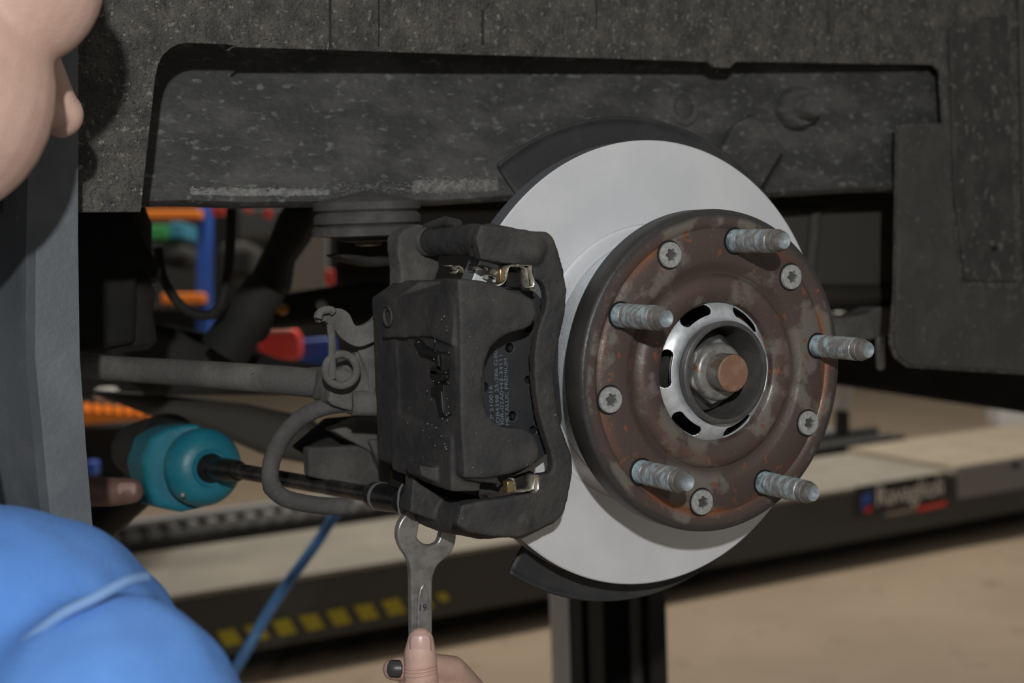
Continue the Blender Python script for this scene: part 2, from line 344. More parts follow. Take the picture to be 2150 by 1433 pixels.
# rail and rack of teeth along the runway's far side
rail = thing('toothed_rail', 'grey toothed locking rail lying along the far side of the runway deck', 'rail', (0.6, yb, FZ))
zr = DZ
RY = atZ(560, 1112, zr).y
MB().box((0.9, RY + 0.13, zr - 0.01), (2.4, 0.02, 0.05)).build('rail_bar', LIFTGR, rail, bevel=0.004)
MB().box((0.9, RY + 0.30, zr + 0.0), (2.4, 0.022, 0.02)).build('pipe_cover', LIFTLT, rail, bevel=0.006)
MB().box((0.9, RY + 0.02, zr + 0.012), (2.4, 0.045, 0.012)).build('rack_base', LIFTGR, rail, bevel=0.002)
tb = MB().prism([(-.022, 0, 0), (.022, 0, 0), (.012, 0, .030), (-.006, 0, .030)], (0, 0.05, 0))
tooth0 = None
for i in range(26):
    x = atY(232 + i * 0, 1120, RY).x + i * 0.056
    if tooth0 is None:
        mb = MB(); mb.v = [v + Vector((x, RY - 0.03, zr + 0.024)) for v in tb.v]; mb.f = tb.f; tooth0 = mb.build('tooth', LIFTLT, rail, bevel=0.003)
        tooth0['x0'] = x
    else:
        c = tooth0.copy(); COL.objects.link(c); c.parent = rail; c.location = tooth0.location + Vector((x - tooth0['x0'], 0, 0))
# name plate with its writing
def text_on(txt, p_start, p_end, height, mname, m, parent, name, out=(0, -1, 0), up=None, ext=0.0004):
    cu = bpy.data.curves.new('t', 'FONT'); cu.body = txt; cu.size = 1; cu.extrude = 0.0
    to = bpy.data.objects.new('t', cu); COL.objects.link(to); bpy.context.view_layer.update()
    me = bpy.data.meshes.new_from_object(to.evaluated_get(bpy.context.evaluated_depsgraph_get())); bpy.data.objects.remove(to)
    V = np.array([tuple(v.co) for v in me.vertices]); x0, x1 = V[:, 0].min(), V[:, 0].max(); h = 0.70
    ps = Vector(p_start); pe = Vector(p_end); d = pe - ps; u = d.normalized(); outv = Vector(out).normalized(); upv = outv.cross(u).normalized()
    mb = MB(); vs = [ps + u * ((v.co.x - x0) / (x1 - x0) * d.length) + upv * (v.co.y / h * height) for v in me.vertices]
    mb.add(vs, [tuple(p.vertices) for p in me.polygons]); n = len(vs)
    # give it thickness so it is solid lettering
    ob = mb.build(name, m, parent, smooth=0, solid=ext); return ob
def P2(px, py, d=0.0): return atY(px, py, Yf - d)
pl = MB().prism([P2(1795, 1022, .001), P2(1990, 990, .001), P2(1990, 1058, .001), P2(1795, 1088, .001)], (0, 0.002, 0)).build('name_plate', BLKPL, run, smooth=0)
text_on('Ravaglioli', P2(1842, 1062, .003), P2(1980, 1037, .003), 0.060, 't', mat('white lettering', (.95, .9, .82), rough=.5), pl, 'lettering')
MB().prism([P2(1808, 1040, .002), P2(1828, 1030, .002), P2(1830, 1060, .002), P2(1808, 1072, .002)], (0, -0.002, 0)).build('blue_logo', BLUEB, pl, smooth=0)
MB().lathe([(0, -.002), (.016, -.002), (.016, .001)], P2(1822, 1066, .002), seg=24).build('red_logo', REDP, pl)
MB().prism([P2(1925, 1064, .002), P2(1988, 1050, .002), P2(1985, 1060, .002), P2(1925, 1074, .002)], (0, -0.002, 0)).build('red_stripe', REDP, pl, smooth=0)
MB().prism([P2(1855, 1076, .002), P2(1925, 1062, .002), P2(1920, 1073, .002), P2(1862, 1084, .002)], (0, -0.002, 0)).build('pale_stripe', DECK, pl, smooth=0)

# --- column under the wheel
def colm():
    d = 1.9; c = cam3(1283, 1433, d); t = thing('lift_column', 'upright steel lift column with dark grooved face below the brake disc', 'column', (c.x, c.y, FZ))
    u = Vector((RT.x, RT.y, 0)).normalized(); f = Vector((FW.x, FW.y, 0)).normalized(); R = Matrix((u, f, Vector((0, 0, 1)))).transposed()
    W = (1402 - 1163) / 3000 * d / 2; top = -0.16; h = (top - FZ) / 2; zc = (top + FZ) / 2
    def bx(n, a, b, dep, m, y0=0): 
        return MB().box(Vector((c.x, c.y, zc)) + u * ((a + b) / 2 * W) + f * (y0 + dep / 2), ((b - a) / 2 * W, dep / 2, h), R).build(n, m, t, bevel=0.003, smooth=0)
    bx('side_rail', -1.0, -0.70, 0.14, mat('light column paint', (.60, .60, .58), rough=.5)); bx('side_rail', 0.70, 1.0, 0.14, DARK, 0.0); bx('back_web', -0.7, 0.7, 0.02, DARKER, 0.10)
    bx('guide_strip', -0.70, -0.46, 0.03, LIFTGR, 0.03); bx('guide_strip', 0.40, 0.62, 0.03, LIFTGR, 0.04); bx('cylinder_cover', -0.36, -0.06, 0.05, LIFTGR, 0.045)
    b = MB().box(Vector((c.x, c.y, 0)) + u * (-1.13 * W) + f * 0.03 + Vector((0, 0, -0.275)), (0.009, 0.016, 0.028), R).build('latch', WHITEP, t, bevel=0.003)
    MB().box(Vector((c.x, c.y, 0)) + u * (-1.06 * W) + f * 0.04 + Vector((0, 0, -0.280)), (0.008, 0.016, 0.036), R).build('latch_bracket', LIFTGR, t, bevel=0.003)
colm()

# --- storage rack and goods far behind, seen under the car
DR = 4.2
def bgbox(name, x0, y0, x1, y1, d, dep, m, parent=None, bevel=0.006, lab=None, cat=None, grp=None):
    a = cam3(x0, y0, d); b = cam3(x1, y0, d); c = cam3(x1, y1, d); e = cam3(x0, y1, d); f = FW * dep
    o = MB().hexa([a, b, c, e], [a + f, b + f, c + f, e + f]).build(name, m, parent, bevel=bevel, smooth=0)
    if lab: tag(o, lab, cat, grp)
    return o
c0 = cam3(360, 700, DR)
rk = thing('storage_rack', 'storage rack with blue upright and orange beams under the frame rail', 'storage rack', (c0.x, c0.y, FZ))
bgbox('beam', 120, 440, 420, 459, DR, 0.05, ORANGE, rk); bgbox('beam', 338, 615, 428, 637, DR, 0.05, ORANGE, rk)
bgbox('upright', 412, 430, 437, 700, DR + .05, 0.08, BLUEP, rk); 
bgbox('back_panel', 290, 459, 412, 700, DR + .5, 0.02, WALLM, rk, 0)
bgbox('shelf_board', 120, 637, 425, 642, DR + .05, 0.5, LIFTGR, rk, 0)
bgbox('green_carton', 300, 472, 352, 502, DR + .12, 0.2, GREENP, lab='green carton on the rack under the upper orange beam', cat='box')
bgbox('teal_carton', 355, 466, 385, 500, DR + .14, 0.2, TEALP, lab='teal carton beside the green carton on the rack', cat='box')
bgbox('drum', 330, 512, 395, 560, DR + .14, 0.2, DARK, lab='dark round drum under the two cartons on the rack', cat='drum', bevel=0.03)
# lower rack with serrated orange edge
c1 = cam3(250, 900, 3.6)
r2 = thing('tool_tray', 'orange serrated tool tray beyond the impact wrench', 'tool tray', (c1.x, c1.y, FZ))
pts = [(100, 842)]
for i in range(9): pts += [(150 + i * 22, 846 + i * 1.5), (157 + i * 22, 860 + i * 1.5), (166 + i * 22, 862 + i * 1.5)]
pts += [(348, 873), (300, 880), (100, 897)]
MB().prism([cam3(x, y, 3.6) for x, y in pts], FW * 0.06).build('orange_edge', ORANGE, r2, bevel=0.003, smooth=0)
bgbox('blue_base', 100, 893, 350, 1010, 3.68, 0.3, BLUEP if False else DARKER, r2)
bgbox('white_cup', 196, 815, 236, 843, 3.7, 0.07, WHITEP, lab='small white cup on the orange serrated tray', cat='cup', bevel=0.012)
bgbox('white_saucer', 252, 838, 272, 852, 3.66, 0.04, WHITEP, lab='tiny pale saucer beside the white cup on the tray', cat='saucer', bevel=0.008)
bgbox('blue_clip', 176, 968, 197, 1000, 3.0, 0.05, BLUEB, lab='small blue clip above the thumb on the impact wrench', cat='clip')
# red canister and blue bin
def canister():
    d = 3.1; a = cam3(585, 718, d); s = d / 3000
    t = thing('red_canister', 'bright red rounded canister behind the tie rod', 'canister', a - UP * 36 * s)
    MB().prism([cam3(x, y, d) for x, y in [(540, 700), (546, 690), (560, 685), (608, 685), (620, 692), (628, 712), (628, 752), (602, 757), (548, 742), (540, 735)]], FW * 0.07).build('body', REDP, t, bevel=0.012, bseg=4)
    MB().prism([cam3(x, y, d - .012) for x, y in [(552, 690), (606, 688), (612, 697), (556, 702)]], FW * 0.02).build('label_patch', WHITEP if False else mat('pale red label', (0.62, 0.25, 0.2), rough=0.5), t, bevel=0.004)
canister()
def bin_():
    d = 3.2; t = thing('blue_bin', 'blue plastic storage bin beside the red canister', 'bin', cam3(665, 765, d))
    MB().prism([cam3(x, y, d) for x, y in [(630, 712), (694, 708), (700, 775), (630, 775)]], FW * 0.1).build('body', BLUEB, t, bevel=0.008)
    MB().prism([cam3(x, y, d - .004) for x, y in [(648, 738), (686, 738), (684, 762), (650, 762)]], FW * 0.02).build('front_recess', BLUEP, t, bevel=0.003)
bin_()
for n, b, m, lab in (('red_tub', (442, 434, 470, 452), REDP, 'small red tub just under the frame rail by the blue upright'), ('red_plug', (512, 434, 526, 446), REDP, 'tiny red plug between the red tub and the red tag under the rail'),
                  ('red_tag', (553, 436, 568, 458), REDP, 'small red tag hanging in front of the grey wall'), ('red_bulb', (682, 564, 699, 598), REDP, 'red upright bulb right of the beige panel'),
                  ('amber_knob', (578, 637, 600, 660), AMBER, 'round amber knob on the dark axle beam'), ('pale_knob', (662, 630, 682, 650), WHITEP, 'round pale knob with red rim above the sensor bracket')):
    bgbox(n, *b, 3.0 if 'knob' not in n else 1.58, 0.03, m, lab=lab, cat=n.split('_')[1], bevel=0.006)
bgbox('beige_panel', 600, 470, 685, 612, 3.9, 0.05, BEIGEW, lab='flat beige panel standing beyond the strut', cat='panel')
bgbox('grey_panel', 500, 436, 600, 500, 4.3, 0.05, LIFTGR, lab='grey panel under the rail above the dark strut', cat='panel')
bgbox('machine_parts', 455, 505, 530, 590, 4.0, 0.2, DARK, lab='dark machine parts between blue upright and strut', cat='machine', bevel=0.03)
# right side, far
a = cam3(2106, 912, 7.2)
wb = thing('wheel_chock', 'pale grey block standing past the turn plate by the picture edge', 'block', a)
MB().prism([cam3(x, y, 7.2) for x, y in [(2100, 855), (2112, 848), (2260, 862), (2260, 925), (2096, 908)]], FW * 0.2).build('body', mat('pale block paint', (.62, .62, .62), rough=.5), wb, bevel=0.01)
MB().prism([cam3(x, y, 7.1) for x, y in [(2080, 900), (2130, 902), (2260, 918), (2260, 940), (2070, 912)]], FW * 0.3).build('foot', DECK, wb, bevel=0.008)
bb = thing('support_leg', 'pale rounded support leg with dark foot beyond the hub edge', 'support leg', cam3(1772, 912, 3.4))
MB().tube([cam3(1750, 780, 3.4), cam3(1768, 822, 3.4), cam3(1764, 860, 3.4)], [.03, .028, .02], 16).build('leg_arm', WHITEP, bb)
MB().tube([cam3(1768, 845, 3.42), cam3(1768, 915, 3.42)], [.016, .018], 14).build('dark_foot', BLKPL, bb)
tag(MB().ell(cam3(1760, 672, 2.6), (.022, .022, .016)).build('white_dome', WHITEP), 'small white rounded dome peeping over the hub rim', 'dome')
# air hose
hp = [cam3(x, y, d) for x, y, d in [(400, 1560, 1.9), (510, 1378, 1.9), (560, 1290, 1.92), (610, 1215, 1.95), (668, 1135, 2.0), (716, 1055, 2.05), (726, 1010, 2.1)]]
tag(MB().tube(smoothpts(hp), [0.0075] * 37, 12).build('air_hose', HOSEB), 'thin blue air hose rising slanted behind the spanner', 'hose')
# black crossing sill behind right flap
t = MB().hexa([cam3(x, y, 2.3) for x, y in [(1500, 640), (2400, 700), (2400, 905), (1700, 800)]], [cam3(x, y, 2.6) for x, y in [(1500, 640), (2400, 700), (2400, 905), (1700, 800)]]).build('chassis_sill', DARKER, bevel=0.01, smooth=0)
tag(t, 'black chassis sill crossing behind the liner flap above the floor', 'sill')

# ================================================================ VEHICLE UNDERBODY
LY, LK = 0.2224, 0.060
# inner frame rail
RYY = 0.272
rl = thing('frame_rail', 'grey dusty chassis frame rail seen through the liner opening', 'frame rail', (0, RYY, 0.09))
zb = atY(1000, 424, RYY).z
prof = [(RYY, 0.46), (RYY, zb + 0.022), (RYY - 0.006, zb + 0.014), (RYY - 0.009, zb + 0.004), (RYY - 0.004, zb), (RYY + 0.012, zb), (RYY + 0.05, zb + 0.002), (RYY + 0.06, zb + 0.02), (RYY + 0.06, 0.46)]
mb = MB(); n = len(prof); xs = [-0.60 + i * 0.05 for i in range(36)]
mb.add([(x, y, z + 0.0016 * math.sin(x * 17) + 0.0008 * math.sin(x * 41)) for x in xs for y, z in prof], [(i * n + j, (i + 1) * n + j, (i + 1) * n + (j + 1) % n, i * n + (j + 1) % n) for i in range(len(xs) - 1) for j in range(n)])
mb.build('rail_web', FRAME, rl, smooth=60)
def crust(name, spots, m, Y0):
    mb = MB()
    for (x0, x1, y0, y1, cnt, sz) in spots:
        for _ in range(cnt):
            c = atY(random.uniform(x0, x1), random.gauss((y0 + y1) / 2, (y1 - y0) / 3), Y0); r = sz * random.uniform(0.5, 1.4)
            mb.ell(c, (r * random.uniform(1, 2.2), r * 0.4, r * 0.6), Matrix.Rotation(random.uniform(-.4, .4), 3, 'Y'), 6, 4)
    return mb.build(name, m, rl)
SALT = mat('salt crust', (0.17, 0.172, 0.168), (0.26, 0.26, 0.25), rough=0.95, scale=200)
ob = crust('salt_crust', [(400, 690, 398, 414, 1300, .00075), (868, 1045, 378, 402, 1500, .0006), (700, 880, 385, 402, 200, .0005), (440, 600, 395, 405, 80, .0006)], SALT, RYY - 0.0075)
ob['kind'] = 'stuff'
# bolt, washer, boss, gusset
def railbolt():
    c = atY(1664, 228, RYY); 
    w_ = MB().lathe([(0, -.010), (.0150, -.010), (.0178, -.006), (.0185, 0), (.0185, .004)], (c.x, c.y - .004, c.z), seg=40).build('washer', FRAME, rl)
    MB().lathe([(0, -.026), (.0085, -.026), (.0105, -.023), (.0105, -.008), (.012, -.006), (.012, 0)], (c.x, c.y - .004, c.z), seg=36).build('bolt_head', FRAME, rl)
    g = MB().prism(PY([(1500, 330), (1530, 265), (1570, 240), (1625, 300), (1642, 318), (1600, 395), (1590, 408), (1470, 410)], RYY - .003), (0, -0.008, 0)).build('gusset_plate', FRAME, rl, bevel=0.002)
    c = atY(1436, 226, RYY); MB().lathe([(0, -.005), (.006, -.004), (.009, -.0015), (.011, -.003), (.0135, -.003), (.016, 0)], c, seg=32).build('pressed_boss', FRAME, rl)
    MB().prism(PY([(1590, 408), (1642, 322), (1646, 324), (1600, 404)], RYY - .013), (0, 0.004, 0)).build('plate_joint', DARKER, rl)
railbolt()

# wheel arch liner with its opening
lin = thing('wheel_arch_liner', 'mud-pitted grey fibre wheel arch liner framing the long opening', 'wheel arch liner', atY(160, 447, LY, LK))
outl = [(-260, 447), (-260, -160), (2420, -160), (2420, 800), (2150, 786), (1908, 771), (1882, 752), (1871, 722), (1880, 600), (1885, 263), (1981, 258), (1975, 150), (1961, 136), (1760, 133), (1580, 130), (1545, 130), (1533, 143), (1500, 141), (1488, 130),
        (1250, 122), (1000, 115), (700, 105), (490, 99), (480, 108), (477, 104), (492, 96), (475, 93), (395, 90), (375, 93), (357, 102), (343, 116), (333, 135), (327, 160), (318, 240), (308, 330), (296, 445), (160, 446)]
PL = PY(outl, LY, LK); nrm = Vector((-LK, 1, 0)).normalized()
lo = MB().prism(PL, nrm * 0.0035).build('liner_sheet', LINER, lin, smooth=0, bevel=0.0008)
def strip(n, pts, th, m, w=None, bev=0.0015): return MB().prism(PY(pts, LY, LK), -nrm * th).build(n, m, lin, bevel=bev, smooth=0)
# pressed relief of the right side column
LIN2 = mat('darker cracked liner', (0.036, 0.037, 0.036), (0.056, 0.056, 0.052), (0.13, 0.13, 0.125), rough=0.75, scale=40, s3=130, t3=0.61, sharp3=0.03, stretch=(1, 1, 0.8), bump=0.0024, bs=95)  # right side column drawn darker than the liner sheet
LIN3 = mat('darker flat liner', (0.050, 0.051, 0.049), (0.064, 0.064, 0.060), (0.105, 0.105, 0.1), rough=0.75, scale=30, s3=160, t3=0.64, bump=0.0010, bs=120)
strip('flap_sheet', [(1884, 268), (1980, 261), (1993, 400), (2010, 600), (2150, 612), (2420, 640), (2420, 792), (2150, 780), (1910, 767), (1886, 750), (1876, 720)], 0.003, LIN3)
strip('pressed_channel', [(1988, 60), (2110, 30), (2128, 592), (2022, 590), (1998, 400)], 0.004, LIN2, bev=0.004)
strip('channel_side', [(2128, -160), (2420, -160), (2420, 590), (2146, 594)], 0.006, LIN3, bev=0.004)
c = atY(2089, 521, LY - 0.006, LK); MB().lathe([(0, -.001), (.0022, -.001), (.0022, .002)], c, seg=16).build('rivet_hole', BLACKHOLE, lin)
strip('liner_rib', [(1738, -60), (1752, -60), (1750, 70), (1740, 70)], 0.002, LIN3, bev=0.0008)
for x, y0, y1, wd in ((693, -20, 100, 5), (795, -20, 98, 2.5), (1013, 20, 95, 4), (1252, -20, 60, 2)):
    strip('seam_groove', [(x - wd / 2, y0), (x + wd / 2, y0), (x + wd / 2, y1), (x - wd / 2, y1)], 0.0006, DARK, bev=0)
# dark cavity behind the opening and under the rail
und = thing('underbody', 'dark vehicle underbody above and behind the brake assembly', 'underbody', (0, .5, .1))
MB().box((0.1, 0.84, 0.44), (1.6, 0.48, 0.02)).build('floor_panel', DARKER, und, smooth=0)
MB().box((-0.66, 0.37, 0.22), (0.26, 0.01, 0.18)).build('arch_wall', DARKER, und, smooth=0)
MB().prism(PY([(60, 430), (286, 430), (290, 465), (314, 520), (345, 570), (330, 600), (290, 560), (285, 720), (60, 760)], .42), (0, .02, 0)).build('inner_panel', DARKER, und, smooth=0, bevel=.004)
MB().prism([cam3(x, y, 1.9) for x, y in [(640, 425), (1640, 405), (2000, 400), (2000, 448), (1640, 440), (900, 445), (640, 440)]], FW * .02).build('rail_shadow_panel', DARKER, und, smooth=0)  # near-black sheet stands in for the shade below the rail
fp = thing('floor_pan', 'greenish grey vehicle floor pan behind the disc and liner flap', 'floor pan', atY(1760, 640, .35))
MB().prism(PY([(1560, 425), (1960, 430), (1960, 604), (1560, 598)], .350), (0, .012, 0)).build('pan_panel', PAN, fp, bevel=.004)
MB().prism(PY([(1560, 598), (1960, 602), (1960, 640), (1560, 650)], .340), (0, .03, 0)).build('pan_step', mat('brown pan coating', (.03, .026, .021), rough=.8), fp, bevel=.01)
MB().tube(PY([(1712, 440), (1708, 500), (1700, 560), (1704, 600)], .347), .006, 10).build('pan_rib', PAN, fp)
MB().prism(PY([(1600, 432), (1700, 428), (1760, 432), (1720, 446), (1640, 446)], .335), (0, .02, 0)).build('pan_seam', DARKER, fp, bevel=.004)
# dark strut, springs, arms behind
st = thing('suspension_strut', 'dark slanted suspension strut behind the caliper', 'strut', cam3(520, 720, 1.45))
MB().prism([cam3(x, y, 1.4) for x, y in [(590, 425), (660, 425), (655, 460), (636, 500), (604, 545), (596, 600), (560, 650), (545, 720), (465, 720), (510, 600), (560, 500)]], FW * .06).build('strut_tube', DARK, st, bevel=.012, bseg=3)
MB().tube([cam3(x, y, 1.36) for x, y in [(560, 600), (470, 740)]], [.020, .024], 16).build('strut_rod', DARK, st)
xm = thing('cross_member', 'dark axle cross member running behind the tie rod', 'cross member', cam3(500, 800, 1.5))
MB().prism([cam3(x, y, 1.45) for x, y in [(250, 690), (330, 680), (420, 700), (560, 755), (720, 775), (900, 790), (900, 900), (700, 830), (300, 830), (250, 800)]], FW * .08).build('beam_body', DARK, xm, bevel=.012, bseg=3)
MB().prism([cam3(x, y, 1.62) for x, y in [(520, 640), (600, 615), (780, 585), (900, 600), (900, 680), (520, 690)]], FW * .06).build('upper_link', DARK, xm, bevel=.01)
MB().prism([cam3(x, y, 1.5) for x, y in [(170, 820), (330, 830), (500, 850), (640, 880), (700, 930), (700, 985), (560, 960), (420, 900), (300, 870)]], FW * .05).build('lower_plate', mat('olive grey arm coating', (.055, .052, .045), rough=.8), xm, bevel=.01)
MB().prism([cam3(x, y, 1.9) for x, y in [(702, 490), (900, 480), (900, 600), (702, 600)]], FW * .06).build('spring_seat', DARKER, xm, bevel=.01)
MB().tube(smoothpts([cam3(x, y, 1.3) for x, y in [(330, 520), (345, 590), (385, 645), (430, 662), (462, 640), (480, 560), (486, 440)]]), .0045, 10).build('breather_pipe', DARK, xm)
tag(MB().lathe([(0, 0), (.03, 0), (.036, .006), (.034, .03), (.037, .045), (.034, .052), (.037, .10), (.032, .115), (0, .115)], cam3(234, 735, 1.15) + Vector((0, 0, 0)), (0, 0, 1), seg=32).build('damper_can', DARK), 'black ribbed damper can hanging behind the fender edge', 'damper')
bs = thing('bump_stop', 'grey ribbed rubber bump stop under the frame rail', 'bump stop', atY(770, 492, .235))
cc = atY(772, 480, .235); s = 1 / 3000 * (cc - CP).dot(FW)
pf = [(88, 62), (112, 55), (112, 40), (104, 34), (112, 26), (112, 12), (104, 7), (116, 2), (116, -14), (60, -18), (60, -24), (40, -28), (0, -28)]
MB().lathe([(0, 80 * s)] + [(a * s, b * s) for a, b in pf], cc, (0, 0, 1), seg=48).build('rubber_bellows', RUBBER, bs)
MB().lathe([(0, -36 * s), (26 * s, -36 * s), (30 * s, -28 * s), (30 * s, -20 * s)], cc, (0, 0, 1), seg=20).build('stop_tip', mat('tan rubber', (.14, .10, .07), rough=.8), bs)
MB().prism([atY(x, y, .26) for x, y in [(710, 535), (760, 530), (835, 540), (835, 556), (790, 560), (740, 550)]], (0, .03, 0)).build('spring_coil_seat', DARK, bs, bevel=.004)
# right stub arm
arm = thing('radius_arm', 'grey tapered radius arm with hanging bolt beside the liner flap', 'arm', atY(1840, 700, .33))
MB().prism([atY(x, y, .33) for x, y in [(1740, 668), (1800, 664), (1838, 652), (1842, 645), (1920, 643), (1920, 702), (1880, 700), (1830, 712), (1740, 718)]], (0, .03, 0)).build('arm_body', DUST, arm, bevel=.008, bseg=3)
MB().tube([atY(1847, 700, .335), atY(1849, 768, .335), atY(1849, 776, .335)], [.0042, .0042, .0025], 12).build('hanging_bolt', ZINC, arm)

# fender edge strip at left, close to the camera
fe = thing('fender_edge', 'smooth grey plastic fender edge hanging beside the mechanic face', 'fender edge', cam3(100, 1120, .84))
D = 0.84
sec = []
for y in (-200, 0, 250, 500, 750, 950, 1130, 1250):
    xr = np.interp(y, [-200, 250, 420, 750, 950, 1130, 1250], [158, 160, 158, 163, 177, 192, 200]); xf = np.interp(y, [-200, 300, 700, 1100, 1250], [70, 62, 50, 88, 100])
    sec.append([cam3(xr - 3, y, D + .055), cam3(xr, y, D), cam3(xf + 16, y, D - .012), cam3(xf, y, D - .018), cam3(xf - 14, y, D - .010), cam3(-20, y, D + .03), cam3(-160, y, D + .06)])
k = len(sec[0]); mb = MB(); mb.add([p for r in sec for p in r], [(i * k + j, i * k + j + 1, (i + 1) * k + j + 1, (i + 1) * k + j) for i in range(len(sec) - 1) for j in range(k - 1)])
mb.build('fender_sheet', FENDER, fe, solid=0.003, smooth=25, bevel=0)

# ================================================================ HUB
hub = thing('wheel_hub', 'round rusty brown wheel hub with five bright studs and a nut', 'wheel hub', (0, 0, 0))
fp_ = [(.0425, .018), (.0425, .0015), (.0440, -.0005), (.0535, -.0012), (.0570, .0000), (.0595, .0032), (.0630, .0032), (.0655, .0006), (.0680, 0), (.0835, 0), (.0850, .0010), (.0868, .0016), (.0885, .0004), (.0900, .0000), (.0962, .0003), (.0974, .0009), (.0981, .0022)]
hp_ = [(.0425, .0235)] + fp_[1:]
STPH, SCPH = 1.384, 2.013
mb = MB(); mb.lathe([(.0425, .018)] + fp_[1:], seg=160)
mb.build('hub_flange', RUST, hub, smooth=50)
MB().lathe([(.0981, .0022), (.0985, .0045), (.0985, .0175), (.0970, .0190), (.086, .0192), (.0425, .0192)], seg=160).build('flange_rim', FLSIDE, hub, smooth=50)
MB().lathe([(.0425, .018), (.0425, .055), (.0, .055)], seg=64).build('hub_bore', FLSIDE, hub)
def stud(i):
    a = STPH + i * 2 * PI / 5; c = Vector((.08 * math.cos(a), 0, .08 * math.sin(a))); L = .0457; r = .0071
    o = thing('w', '', '', c) if False else None
    pr = [(.0068, .002)]
    y = 0.0
    pitch = 0.00125
    n1 = int(.0085 / pitch)
    for k_ in range(n1): pr += [(r - .0005, -y - .0001), (r, -y - pitch * .4), (r, -y - pitch * .6), (r - .0005, -y - pitch * .98)]; y += pitch
    root = MB().lathe(pr + [(r, -y)], c, seg=40).build('wheel_stud', STUDB, hub, smooth=70, origin=c)
    pr = [(r, -y), (r + .0001, -y - .0006)]; y += .0008
    while y < L * .78:
        pr += [(r - .0005, -y - .0001), (r, -y - pitch * .4), (r, -y - pitch * .6), (r - .0005, -y - pitch * .98)]; y += pitch
    MB().lathe(pr, c, seg=40).build('stud_thread', STUD, root, smooth=70, origin=c)
    pr2 = [pr[-1]]
    while y < L * .88: pr2 += [(r - .0007, -y - .0001), (r - .0002, -y - pitch * .5), (r - .0007, -y - pitch * .98)]; y += pitch
    MB().lathe(pr2 + [(r - .0006, -y), (r - .0010, -L + .0030), (r - .0018, -L + .0010), (r - .0024, -L)], c, seg=40).build('stud_tip', STUDT, root, smooth=60, origin=c)
    MB().lathe([(r - .0024, -L), (r - .0030, -L + .0002), (.0024, -L + .0020), (0, -L + .0024)], c, seg=32).build('cupped_end', STUDC, root, smooth=60, origin=c)
    MB().lathe([(r - .0003, -.0004), (r + .0012, -.00045), (r + .0013, -.0002)], c, seg=32).build('stud_seat', BLACKHOLE, root)
    for ch in root.children: ch.location = (0, 0, 0)
for i in range(5): stud(i)
for ob in [o for o in bpy.data.objects if o.name.startswith('stud_seat')]: ob.data.transform(Matrix.Identity(4))
def screw(i):
    a = SCPH + i * 2 * PI / 5; c = Vector((.0798 * math.cos(a), 0, .0798 * math.sin(a))); r = .0077; ph = i * 1.3
    outer = circ(c + Vector((0, -.0022, 0)), r - .0004, 48)
    lobes = []
    for k_ in range(72):
        t = 2 * PI * k_ / 72; rr_ = .0036 + .0006 * math.cos(6 * (t + ph)); lobes.append(c + Vector((rr_ * math.cos(t), -.0022, rr_ * math.sin(t))))
    b = MB(); b.holes(outer, [lobes], Vector((0, .0022, 0)))
    h = b.build('torx_screw', TORX, hub, smooth=30, origin=c)
    MB().lathe([(r - .0004, -.0022), (r, -.0017), (r, .0003)], c, seg=48).build('head_rim', TORX, h, origin=c).location = (0, 0, 0)
    MB().lathe([(r, -.0003), (r + .0010, -.00035), (r + .0011, 0.0)], c, seg=48).build('countersink', BLACKHOLE, h, origin=c).location = (0, 0, 0)
    MB().lathe([(0, -.0002), (.0048, -.0003)], c, seg=24).build('socket_floor', CAP, h, origin=c).location = (0, 0, 0)
for i in range(5): screw(i)
# slotted silver ring
sa = [math.radians(v) for v in (113, 173, 232, 293, 353, 53)]
NR = 22
prof = [(.0300, -.0012)] + [(.0335 + .0085 * k / NR, -.0008 + .0052 * (k / NR) ** 1.8) for k in range(NR + 1)] + [(.0422, .0095)]
def slot(i, a):
    v = (i - 13.5) / 8.2
    if abs(v) > 1: return False
    for s_ in sa:
        d = abs((a - s_ + PI) % (2 * PI) - PI) / math.radians(17)
        e = max(0.0, (d - .72) / .28)
        if d < 1 and e * e + v * v < 1: return True
    return False
MB().lathe(prof, seg=720, skip=slot).build('slotted_ring', TONE, hub, solid=0.0010, smooth=60)
MB().lathe([(.0278, .024), (.0278, -.0075), (.0284, -.0088), (.0300, -.0090), (.0313, -.0082), (.0313, -.0070), (.0298, .0010), (.0300, .0040), (.0320, .0060)], seg=120).build('cap_sleeve', CAP, hub, smooth=40)
# nut and spindle
hexr = .0205
nutm = MB()
hx = [Vector((hexr * math.cos(PI / 3 * i + .35), .001, hexr * math.sin(PI / 3 * i + .35))) for i in range(6)]
nutm.prism(hx, (0, .018, 0)); nutm.build('axle_nut', NUT, hub, bevel=.0012, smooth=0)
MB().lathe([(.0110, -.0032), (.0150, -.0034), (.0172, -.0022), (.0178, .0012), (.018, .003)], seg=64).build('nut_collar', NUT, hub, smooth=60)
MB().lathe([(.0182, .010), (.024, .0125), (.0255, .0145), (.0255, .018), (.0180, .018)], seg=64).build('nut_washer', CAP, hub)
pr = []; y = .0015
while y > -.0120: pr += [(.0111, y), (.0117, y - .0006), (.0117, y - .0009), (.0111, y - .0014)]; y -= .0015
MB().lathe(pr + [(.0116, -.0130), (.0113, -.0148)], seg=64).build('spindle_thread', THREAD, hub, smooth=70)
MB().lathe([(.0113, -.0148), (.0104, -.0156), (0, -.0157)], seg=64).build('spindle_face', SPIN, hub, smooth=40)

